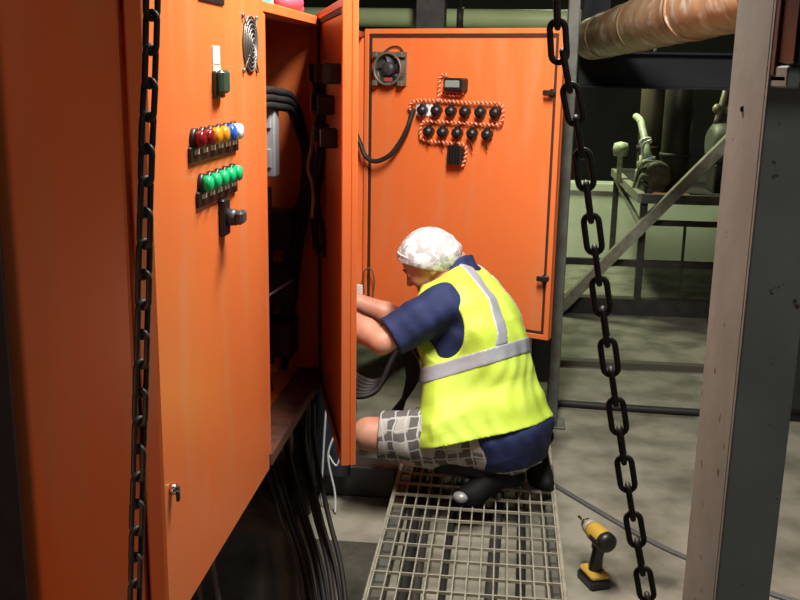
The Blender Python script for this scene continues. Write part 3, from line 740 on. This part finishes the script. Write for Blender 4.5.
b = B(); b.lathe((.985, 6.87, TP + .225), (-.3, .2, .9), [(0, .048), (.018, .048)], 18); b.lathe((.965, 6.95, TP + .345), (-.2, .6, .7), [(0, .045), (.016, .045)], 18); b.tube(spline([(.935, 6.88, TP + .26), (.94, 6.86, TP + .34), (.99, 6.84, TP + .37)], 5), .010, 8); obj('valve_flange', b, WLENS, pu, label='bright white valve flanges')
for k in range(4):
    b = B(); b.tube(spline([(1.0 + .02 * k, 6.80, TP + .06 + .05 * k), (.93, 6.74 + .02 * k, TP + .10 + .04 * k), (.92 - .01 * k, 6.90, TP + .02)], 5), .008, 8); obj('hose', b, MACHW if k % 2 else RUBBER, pu)
b = B(); b.ball((.985, 6.86, TP + .245), .02); obj('blue_tap', b, BLUE, pu)
b = B(); b.lathe((.86, 7.5, TP), (0, 0, 1), [(0, .02), (.20, .02), (.205, .05), (.26, .06), (.30, .05), (.31, .01)], 16)
single('gauge', b, MACHW, 'pale dial gauge on a stem at the left end of the stand', 'gauge')
mo = thing('motor', (1.55, 7.2, TP), 'grey rounded motor on the right of the pump stand', 'motor')
b = B(); b.lathe((1.42, 7.1, TP + .34), (1, .1, 0), [(0, .10), (.03, .14), (.10, .155), (.38, .155), (.44, .12), (.46, .03)], 24); obj('casing', b, mat('motor_grey', (.12, .125, .10), .5), mo)
b = B(); b.bbox(1.46, 1.86, 7.02, 7.30, TP, TP + .20, r=.01); obj('bed', b, DKSTEEL, mo)
b = B()
for k in range(4): b.tube(spline([(1.46 + .08 * k, 7.1, TP + .48), (1.5 + .09 * k, 7.12, TP + .66), (1.54 + .07 * k, 7.2, TP + .80 - .03 * k)], 5), .022, 10); b.ball((1.46 + .08 * k, 7.11, TP + .58), .035)
obj('pipework', b, mat('dull_brass', (.26, .24, .15), .5, .3), mo)
b = B(); b.bbox(1.0, 1.24, 6.60, 6.72, TP - .005 + .005, TP + .03, r=.006); single('rusty_bar', b, RUSTP, 'rusty orange bar lying on the stand tray', 'bar')

# dark plant at far right, seen past the channel column
t = thing('plant_unit', (1.9, 4.9, 0), 'dark plant housing standing beyond the grey channel column at the right', 'machine')
b = B(); b.bbox(1.34, 2.6, 4.50, 5.6, .06, 1.70, r=.02); obj('housing', b, mat('dark_green_grey', (.020, .021, .018), .6, col2=(.03, .028, .024), scale=5), t)
b = B()
for x in (1.42, 2.5):
    for y in (4.6, 5.5): b.bbox(x - .05, x + .05, y - .05, y + .05, 0, .06, r=.004)
obj('foot', b, BLACK, t)
b = B()
for i in range(6): b.bbox(1.45, 2.3, 4.49, 4.50, .9 + .08 * i, .94 + .08 * i, r=.002)
obj('louvre', b, DKSTEEL, t)
#PERSON#
# ------------------------------------------------------------------ the crouching man
class Field:
    """signed distance grid; primitives are blended in, then polygonised with surface nets"""
    def __init__(s, lo, hi, h=.005):
        s.lo = np.array(lo, float); s.h = h
        s.n = np.ceil((np.array(hi) - s.lo) / h).astype(int) + 1
        s.val = np.full(s.n, 1.0, np.float32)
    def block(s, lo, hi):
        a = np.clip(np.floor((np.array(lo) - s.lo) / s.h).astype(int), 0, s.n); c = np.clip(np.ceil((np.array(hi) - s.lo) / s.h).astype(int) + 1, 0, s.n)
        sl = tuple(slice(i, j) for i, j in zip(a, c))
        g = np.meshgrid(*[s.lo[k] + s.h * np.arange(a[k], c[k]) for k in range(3)], indexing='ij')
        return sl, np.stack(g, -1)
    def add(s, fn, lo, hi, k=.02, mode='u'):
        m = k + .03; sl, P = s.block(np.array(lo) - m, np.array(hi) + m)
        if P.size == 0: return s
        d = fn(P).astype(np.float32); v = s.val[sl]
        if mode == 'u':
            h_ = np.clip(.5 + .5 * (v - d) / k, 0, 1); s.val[sl] = v * (1 - h_) + d * h_ - k * h_ * (1 - h_)
        else:
            d = -d; h_ = np.clip(.5 - .5 * (v - d) / k, 0, 1); s.val[sl] = v * (1 - h_) + d * h_ + k * h_ * (1 - h_)
        return s
    def cap(s, a, b, ra, rb=None, k=.02, mode='u'):
        a = np.array(a, float); b = np.array(b, float); rb = ra if rb is None else rb; R = max(ra, rb)
        def fn(P):
            ab = b - a; t = np.clip(((P - a) @ ab) / (ab @ ab + 1e-12), 0, 1)
            return np.linalg.norm(P - a - t[..., None] * ab, axis=-1) - (ra + (rb - ra) * t)
        return s.add(fn, np.minimum(a, b) - R, np.maximum(a, b) + R, k, mode)
    def ell(s, c, r, F=None, k=.02, mode='u'):
        c = np.array(c, float); r = np.array(r, float); F = np.eye(3) if F is None else F
        def fn(P):
            q = ((P - c) @ F.T) / r; l = np.linalg.norm(q, axis=-1)
            g = np.linalg.norm(q / r, axis=-1) + 1e-9
            return l * (l - 1) / g
        R = r.max(); return s.add(fn, c - R, c + R, k, mode)
    def chain(s, pts, rs, k=.012):
        for i in range(len(pts) - 1): s.cap(pts[i], pts[i + 1], rs[i], rs[i + 1], k)
        return s
    def cut(s, p, n):
        """keep the side the normal points away from"""
        sl, P = s.block(s.lo, s.lo + s.h * s.n); d = ((P - np.array(p)) @ (np.array(n, float) / np.linalg.norm(n))).astype(np.float32)
        d = d[:s.n[0], :s.n[1], :s.n[2]]; s.val = np.maximum(s.val, d); return s
    def cutf(s, fn):
        sl, P = s.block(s.lo, s.lo + s.h * s.n); s.val = np.maximum(s.val, fn(P).astype(np.float32)); return s
    def mesh(s):
        v = s.val; v = np.pad(v, 1, constant_values=1.0); lo = s.lo - s.h
        ins = v < 0
        n = np.array(v.shape)
        def cor(A, i): return A[i[0]:n[0] - 1 + i[0], i[1]:n[1] - 1 + i[1], i[2]:n[2] - 1 + i[2]]
        cs = [(a, b_, c) for a in (0, 1) for b_ in (0, 1) for c in (0, 1)]
        cnt = sum(cor(ins, c).astype(np.int8) for c in cs)
        act = np.argwhere((cnt > 0) & (cnt < 8))
        idx = np.full(n - 1, -1, np.int64); idx[tuple(act.T)] = np.arange(len(act))
        acc = np.zeros((len(act), 3)); num = np.zeros(len(act))
        for a in cs:
            for ax in range(3):
                if a[ax]: continue
                b_ = list(a); b_[ax] = 1
                va = v[tuple((act + a).T)]; vb = v[tuple((act + b_).T)]
                m = (va < 0) != (vb < 0); t = np.where(m, va / np.where(m, va - vb, 1), 0)
                p = np.array(a, float)[None] + np.zeros((len(act), 3)); p[:, ax] += t
                acc[m] += p[m]; num[m] += 1
        pos = lo + s.h * (act + acc / num[:, None])
        faces = []
        for ax in range(3):
            u, w = (ax + 1) % 3, (ax + 2) % 3
            sl0 = [slice(None)] * 3; sl1 = [slice(None)] * 3; sl0[ax] = slice(0, -1); sl1[ax] = slice(1, None)
            e = np.argwhere(ins[tuple(sl0)] != ins[tuple(sl1)]); e = e[(e[:, u] > 0) & (e[:, w] > 0)]
            q = []
            for du, dw in ((-1, -1), (0, -1), (0, 0), (-1, 0)):
                c = e.copy(); c[:, u] += du; c[:, w] += dw; q.append(idx[tuple(c.T)])
            q = np.stack(q, 1); fl = ~ins[tuple(e.T)]; q[fl] = q[fl][:, ::-1]; faces.append(q)
        F = np.concatenate(faces)
        # a light relaxation keeps the steps of the grid out of sight
        E = np.concatenate([F[:, [i, (i + 1) % 4]] for i in range(4)]); 
        for it in range(2):
            sm = np.zeros_like(pos); ct = np.zeros(len(pos)); np.add.at(sm, E[:, 0], pos[E[:, 1]]); np.add.at(ct, E[:, 0], 1)
            np.add.at(sm, E[:, 1], pos[E[:, 0]]); np.add.at(ct, E[:, 1], 1)
            pos = pos * .5 + .5 * sm / np.maximum(ct, 1)[:, None]
        return pos, F
    def obj(s, name, m, parent, label=None):
        p, F = s.mesh(); org = ORG[parent]; me = bpy.data.meshes.new(name)
        me.from_pydata((p - np.array(org)).tolist(), [], F.tolist()); me.update()
        me.polygons.foreach_set('use_smooth', [True] * len(me.polygons)); me.materials.append(m)
        o = bpy.data.objects.new(name, me); COL.objects.link(o); o.parent = parent; ORG[o] = org
        if label: o['label'] = label
        return o
A = lambda *p: np.array(p, float)
unit = lambda x: x / np.linalg.norm(x)
man = thing('person', (0.0, 3.36, .10), 'person in white hairnet, yellow vest and plaid shorts crouching, reaching into the far cabinet', 'person')
PEL = A(.020, 3.385, .325); NCK = A(-.175, 3.535, .862); TL = np.linalg.norm(NCK - PEL); UP = (NCK - PEL) / TL
LF = A(-.33, -.944, .0); LF = unit(LF - UP * LF.dot(UP)); FRW = np.cross(LF, UP)   # left, forward (towards the chest)
TT = [-.16, -.10, -.03, .06, .16, .27, .37, .46, .53, .58, .63]
TW = [.10, .155, .185, .180, .160, .168, .182, .186, .160, .100, .062]
TD = [.09, .130, .150, .135, .118, .124, .128, .118, .098, .078, .060]
TB = [.0, .0, .004, .015, .027, .036, .036, .024, .010, .0, -.01]
TFR = [.0, .03, .075, .090, .090, .075, .050, .030, .012, .0, .0]      # loose cloth hanging in front
def torso_local(P):
    q = P - PEL; t = q @ UP; return t, q @ LF, q @ FRW
def fold(P, amp):
    x, y, z = P[..., 0], P[..., 1], P[..., 2]
    return amp * (np.sin(34 * x + 21 * z + 3 * np.sin(9 * y + 7 * x)) * .5 + np.sin(47 * z - 26 * x + 18 * y + 2 * np.sin(13 * x)) * .35 + np.sin(80 * (x + .6 * y) + 4 * np.sin(17 * z)) * .22)
def torso(off=0., flare=0., amp=0., t0=-.16, t1=.64, fl0=.24, front=0.):
    def fn(P):
        t, a, f = torso_local(P)
        g = np.clip((fl0 - t) / .26, 0, 1.3) ** 1.3 * flare
        w = np.interp(t, TT, TW) + off + g; d = np.interp(t, TT, TD) + off; f2 = f + np.interp(t, TT, TB)
        fr_ = np.clip(f2 / .10, -1, 1); d = d + np.where(fr_ > 0, fr_, 0) * (np.interp(t, TT, TFR) * front + g) + np.where(fr_ < 0, -fr_, 0) * g * .25
        if front > .9: w = w + .095 * np.clip((f2 + .04) / .16, 0, 1) * np.clip((.30 - t) / .2, 0, 1)
        e = 2.3 + (1.8 * np.clip(f2 / .08, 0, 1) if front > .9 else 0); r = (np.abs(a / w) ** e + np.abs(f2 / d) ** e) ** (1 / e)
        dist = (r - 1) * np.minimum(w, d) * .9 + fold(P, amp)
        return np.maximum(dist, np.maximum(t0 - t, t - t1))
    return fn
LO, HI = (-.86, 3.0, .08), (.36, 4.02, 1.10)
SHL = PEL + UP * .485 + LF * .172; SHR = PEL + UP * .485 - LF * .172
ELL = A(-.405, 3.262, .668); WRL = A(-.625, 3.432, .745)
ELR = A(-.375, 3.690, .640); WRR = A(-.600, 3.640, .735)
HPL = PEL + LF * .098 + A(0, 0, -.03); HPR = PEL - LF * .098 + A(0, 0, -.03)
KNL = A(-.448, 3.262, .322); ANL = A(.035, 3.275, .200); TOL = A(-.065, 3.225, .130)
KNR = A(-.27, 3.755, .175); ANR = A(.150, 3.465, .235); TOR = A(.180, 3.405, .130)
# head frame
HC = A(-.266, 3.515, .926)
HF = unit(A(-.80, .06, -.50)); HL = unit(A(-.06, -1, -.03)); HL = unit(HL - HF * HL.dot(HF)); HU = np.cross(HF, HL)
HFM = np.stack([HF, HL, HU])
hp = lambda x, y, z: HC + HF * x + HL * y + HU * z
body = Field(LO, HI, .005)
body.add(torso(), (-.5, 3.1, .1), (.35, 3.9, .95), .02)
body.chain([PEL + UP * .56, PEL + UP * .63, hp(-.03, 0, -.05)], [.075, .060, .060], .03)
# arms
body.chain([SHL, SHL * .5 + ELL * .5, ELL], [.060, .052, .043], .02)
body.chain([ELL, ELL * .7 + WRL * .3, WRL], [.043, .047, .030], .015)
body.chain([SHR, SHR * .5 + ELR * .5, ELR], [.060, .050, .041], .02)
body.chain([ELR, ELR * .7 + WRR * .3, WRR], [.041, .044, .029], .015)
# legs
body.chain([HPL, HPL * .5 + KNL * .5, KNL], [.098, .085, .060], .03)
body.chain([KNL, KNL * .68 + ANL * .32 + A(0, 0, -.012), ANL], [.056, .058, .037], .015)
body.chain([HPR, HPR * .5 + KNR * .5, KNR], [.098, .085, .060], .03)
body.chain([KNR, KNR * .68 + ANR * .32 + A(0, 0, .01), ANR], [.056, .058, .037], .015)
body.chain([ANL, TOL], [.040, .032], .02); body.chain([ANR, TOR], [.040, .032], .02)
# head: skull, face, jaw, features
body.ell(hp(0, 0, .012), (.098, .077, .090), HFM, .015)
body.ell(hp(.036, 0, -.048), (.060, .060, .080), HFM, .025)
body.ell(hp(.052, 0, -.108), (.034, .036, .026), HFM, .022)
body.ell(hp(.070, .036, -.046), (.022, .022, .022), HFM, .018); body.ell(hp(.070, -.036, -.046), (.022, .022, .022), HFM, .018)
body.cap(hp(.088, .030, -.002), hp(.088, -.030, -.002), .012, k=.014)
body.cap(hp(.092, .0, -.012), hp(.112, 0, -.048), .009, .013, .010)
body.ell(hp(.098, .013, -.052), (.010, .009, .008), HFM, .006); body.ell(hp(.098, -.013, -.052), (.010, .009, .008), HFM, .006)
for sg in (1, -1):
    body.ell(hp(.094, .031 * sg, -.018), (.014, .016, .010), HFM, .008, 'd')
    body.ell(hp(-.006, .079 * sg, -.026), (.018, .010, .030), HFM, .006)
    body.ell(hp(-.002, .088 * sg, -.026), (.009, .006, .018), HFM, .004, 'd')
body.cap(hp(.090, .016, -.082), hp(.090, -.016, -.082), .007, k=.006); body.cap(hp(.088, .014, -.093), hp(.088, -.014, -.093), .008, k=.006)
# hands
def hand(wr, d, nrm, curl, thumb_side):
    d = unit(d); nrm = unit(nrm - d * nrm.dot(d)); sd = np.cross(nrm, d) * thumb_side          # sd: towards the thumb
    palm = wr + d * .085
    for k_, off in enumerate((.027, .010, -.008, -.025)):
        body.cap(wr + d * .012 + sd * off * .55, palm + sd * off, .015, .0125, .012)
        ln = (.040, .045, .042, .033)[k_]; p = palm + sd * off; an = 0.; dirn = d
        for j, (l, r) in enumerate(((ln, .0092), (ln * .62, .0084), (ln * .5, .0074))):
            an += curl * (.8 if j == 0 else 1.0); dirn = d * math.cos(an) + nrm * math.sin(an) + sd * (off * 1.2 if j == 0 else 0)
            q = p + unit(dirn) * l; body.cap(p, q, r + .0006, r - .0004, .003); p = q
    p = wr + d * .026 + sd * .028; q = p + unit(sd * .75 + d * .55 + nrm * .35) * .042; body.cap(wr + d * .018 + sd * .014, p, .016, .015, .012); body.cap(p, q, .0135, .0105, .006)
    body.cap(q, q + unit(d * .8 + nrm * .55 + sd * .1) * .032, .0105, .0085, .003)
hand(WRL, unit(WRL - ELL) + A(-.1, .1, -.05), A(.2, .45, -.8), .42, 1)
hand(WRR, unit(WRR - ELR) + A(-.2, 0, -.1), A(.2, -.45, -.8), .45, -1)
body.obj('body', SKIN, man)
# eyes, brows, hair
for sg in (1, -1):
    b = B(); b.ball(hp(.084, .031 * sg, -.018), .0115, n=10); e = obj('eye', b, EYEW, man)
    b = B(); b.ball(hp(.0925, .031 * sg, -.019), .0050, n=8); obj('iris', b, DARKBROW, e)
    b = B(); b.tube([hp(.094, .014 * sg, .006), hp(.098, .030 * sg, .010), hp(.088, .047 * sg, .004)], [.003, .0042, .0025], 6); obj('eyebrow', b, DARKBROW, man)
f = Field(hp(0, 0, 0) - .16, hp(0, 0, 0) + .16, .004)
f.ell(hp(-.004, 0, .014), (.101, .081, .094), HFM, .01); f.ell(hp(-.05, 0, -.035), (.055, .068, .06), HFM, .02)
f.cutf(lambda P: np.maximum(((P - hp(.052, 0, .0)) @ (HF * .75 - HU * .65)), ((P - hp(0, 0, -.072)) @ -HU)))
f.ell(hp(.02, .085, -.02), (.045, .03, .035), HFM, .004, 'd'); f.ell(hp(.02, -.085, -.02), (.045, .03, .035), HFM, .004, 'd')
f.obj('hair', HAIR, man)
# hairnet: puffed cap gathered by an elastic band
f = Field(HC - .2, HC + .2, .004)
CC = HC + A(.004, 0, .010)
def netf(P):
    q = (P - CC) @ np.stack([unit(A(-.97, .05, -.22)), HL, unit(np.cross(unit(A(-.97, .05, -.22)), HL))]).T
    r = A(.122, .102, .086); l = np.linalg.norm(q / r, axis=-1); d = l * (l - 1) / (np.linalg.norm(q / r / r, axis=-1) + 1e-9)
    return d + fold(P * 1.6, .0035)
f.add(netf, CC - .14, CC + .14, .005)
f.ell(hp(-.004, 0, .016), (.108, .087, .098), HFM, .02)
f.cutf(lambda P: (P - (HC + A(-.10, 0, -.010))) @ unit(A(-.16, .0, -1)))
f.obj('hairnet', NET, man, 'white hairnet')
bandp = []
bn = unit(A(-.16, 0, -1)); 
b = B(); n = 40; BX = unit(A(-1, 0, .16))
b.tube([HC + A(-.006, 0, -.052 - .0) + BX * .108 * math.cos(2 * PI * i / n) + HL * .092 * math.sin(2 * PI * i / n) + A(0, 0, .056) for i in range(n)], .0042, 8, closed=True)
obj('hairnet_band', b, NET, man)
# shirt: body, sleeves, collar, tail
f = Field(LO, HI, .005)
f.add(torso(.0135, .006, .0016, t0=-.17, t1=.60, front=.75), (-.5, 3.0, .1), (.36, 3.95, .95), .02)
def taper_sleeve(S0, E0, frac, r0, r1):
    E1 = S0 + (E0 - S0) * frac; f.chain([S0, (S0 + E1) / 2, E1], [r0 + .004, (r0 + r1) / 2 + .006, r1 + .003], .02); return E1
EL1 = taper_sleeve(SHL, ELL, .86, .076, .066); ER1 = taper_sleeve(SHR, ELR, .86, .076, .066)
f.ell(PEL + LF * .05 - FRW * .03 + UP * -.02, (.14, .14, .13), None, .04); f.ell(PEL - LF * .05 - FRW * .03 + UP * -.02, (.14, .14, .13), None, .04)
f.cap(PEL + UP * .552 - FRW * .006, PEL + UP * .618 - FRW * .010, .104, .086, .02)
sl, P_ = f.block(f.lo, f.lo + f.h * f.n); f.val = f.val + fold(P_, .0070).astype(np.float32)[:f.n[0], :f.n[1], :f.n[2]]
for (S0, E0, E1) in ((SHL, ELL, EL1), (SHR, ELR, ER1)):
    d = unit(E0 - S0)
    f.cutf(lambda P, d=d, E1=E1: np.where(np.linalg.norm(P - E1, axis=-1) < .12, (P - E1) @ d, -1))
f.cutf(lambda P: np.where(np.linalg.norm(P - (PEL + UP * .62), axis=-1) < .12, (P - (PEL + UP * .615)) @ unit(UP + FRW * .35), -1))
f.cut(PEL - UP * .130, -unit(UP + A(.05, 0, .55)))
f.obj('shirt', NAVY, man, 'navy short sleeved shirt')
# shorts
f = Field(LO, HI, .005)
f.add(torso(.012, 0, .002, t0=-.16, t1=.05), (-.5, 3.0, .1), (.36, 3.95, .95), .02)
f.chain([HPL, HPL * .5 + KNL * .5, KNL], [.108, .100, .083], .03); f.chain([HPR, HPR * .5 + KNR * .5, KNR], [.108, .098, .082], .03)
sl, P_ = f.block(f.lo, f.lo + f.h * f.n); f.val = f.val + fold(P_, .004).astype(np.float32)[:f.n[0], :f.n[1], :f.n[2]]
for (H0, K0) in ((HPL, KNL), (HPR, KNR)):
    d = unit(K0 - H0); f.cutf(lambda P, d=d, K0=K0: np.where(np.linalg.norm(P - K0, axis=-1) < .16, (P - (K0 - d * .035)) @ d, -1))
f.obj('shorts', PLAID, man, 'grey and white plaid shorts')
# socks and boots
def boot(an, to, heel_dir):
    f = Field(np.minimum(an, to) - .16, np.maximum(an, to) + .16, .004)
    d = unit(to - an); f.chain([an, to, to + unit(A(d[0], d[1], 0)) * .045 + A(0, 0, -.004)], [.050, .043, .030], .025)
    f.cap(an, an + heel_dir * .055, .045, .036, .02)
    f.cut(A(0, 0, .1012), (0, 0, -1))
    return f.obj('boot', BOOT, man, None)
bt = boot(ANL, TOL, unit(A(.55, .12, -.25)))
b = B(); q = TOL + unit(A(-.09, -.05, 0)) * .048; b.ball(q + A(.002, -.006, .002), .030, .030, .021); obj('toe_cap', b, mat('pale_toe', (.34, .35, .36), .35, .2), bt, label='pale toe cap')  # pale grey ball at the toe end of the boot
boot(ANR, TOR, unit(A(.25, -.02, .25)))
f = Field(LO, HI, .006)
f.chain([KNL * .45 + ANL * .55, ANL], [.062, .050], .01); f.obj('sock', SOCK, man)
f = Field(LO, HI, .006)
f.chain([KNR * .45 + ANR * .55, ANR], [.062, .050], .01); f.obj('sock', SOCK, man)
# hi-vis vest
VOFF, VFL, VAMP = .024, .026, .0058
HEM0 = .005
def vest_field(extra, t0, t1):
    f = Field(LO, HI, .0042)
    f.add(torso(VOFF + extra, VFL, VAMP, t0=-.12, t1=.62, front=1.), (-.55, 3.0, .1), (.36, 3.95, 1.0), .01)
    f.cap(SHL - LF * .055 - UP * .01, SHL - LF * .03 + UP * .025, .062 + extra, .052 + extra, .03); f.cap(SHR + LF * .055 - UP * .01, SHR + LF * .03 + UP * .025, .062 + extra, .052 + extra, .03)
    hn = unit(UP - FRW * .10)
    f.cutf(lambda P: (P - (PEL + UP * (HEM0 if t0 is None else t0))) @ -(hn if t0 is None else UP) + (0 if t0 is None else 0))
    if t1 is not None: f.cutf(lambda P: (P - (PEL + UP * t1)) @ UP)
    # arm holes and neck opening
    for S0, sg in ((SHL, 1), (SHR, -1)):
        c = S0 + LF * sg * .030 - UP * .060 + FRW * .028
        f.ell(c, (.105, .062, .135), np.stack([FRW, LF, UP]), .006, 'd')
    f.ell(PEL + UP * .632 + FRW * .045, (.135, .124, .105), np.stack([FRW, LF, UP]), .006, 'd')
    f.cutf(lambda P: .014 - np.where((torso_local(P)[2] > .02), np.abs(torso_local(P)[1] + .0), 1) )   # open front
    return f
vest = vest_field(0, None, None).obj('vest', VEST, man, 'fluorescent yellow vest')
BAND0, BAND1 = .238, .292
f = vest_field(.004, BAND0, BAND1); f.obj('reflective_strip', REFL, vest, 'reflective band around the waist')
for sg in (1, -1):
    f = vest_field(.0035, BAND1 - .002, None)
    f.cutf(lambda P, sg=sg: np.abs(torso_local(P)[1] - sg * ((.122 if sg > 0 else .160) - .25 * np.clip(torso_local(P)[0] - .30, 0, .3))) - .026)
    f.obj('reflective_strip', REFL, vest, 'reflective strap over the shoulder')
#END#
# ------------------------------------------------------------------ light: fluorescent fittings of the plant room, and two added fill lights
def area(name, loc, target, sx, sy, power, col):
    l = bpy.data.lights.new(name, 'AREA'); l.shape = 'RECTANGLE'; l.size = sx; l.size_y = sy; l.energy = power; l.color = col
    o = bpy.data.objects.new(name, l); COL.objects.link(o); o.location = loc
    o.rotation_euler = (V(target) - V(loc)).to_track_quat('-Z', 'Y').to_euler()
area('lamp_walkway', (.0, 2.35, 2.72), (-.1, 3.2, .6), .25, 1.1, 98, (1, .95, .86))
area('lamp_rear', (.35, 7.6, 2.75), (.9, 8.4, .3), .2, 1.0, 75, (.88, 1, .62))
area('fill_front', (.95, -.5, 2.65), (0, 1.6, 1.0), .25, .9, 5, (.97, 1, .96))  # unseen fill added behind the camera to lift the faces turned to it
sp = bpy.data.lights.new('fill_spot', 'SPOT'); sp.energy = 15; sp.color = (1, .50, .30); sp.spot_size = math.radians(72); sp.spot_blend = .4; sp.shadow_soft_size = .06  # added spot, no such fitting: brightens and reddens the cabinet side panel
so = bpy.data.objects.new('fill_spot', sp); COL.objects.link(so); so.location = (-1.0, .1, .75)
so.rotation_euler = (V((-.78, 1.655, .85)) - V(so.location)).to_track_quat('-Z', 'Y').to_euler()
w = bpy.data.worlds.new('world'); S.world = w; w.use_nodes = True
w.node_tree.nodes['Background'].inputs['Color'].default_value = (.9, .95, 1, 1)
w.node_tree.nodes['Background'].inputs['Strength'].default_value = .04
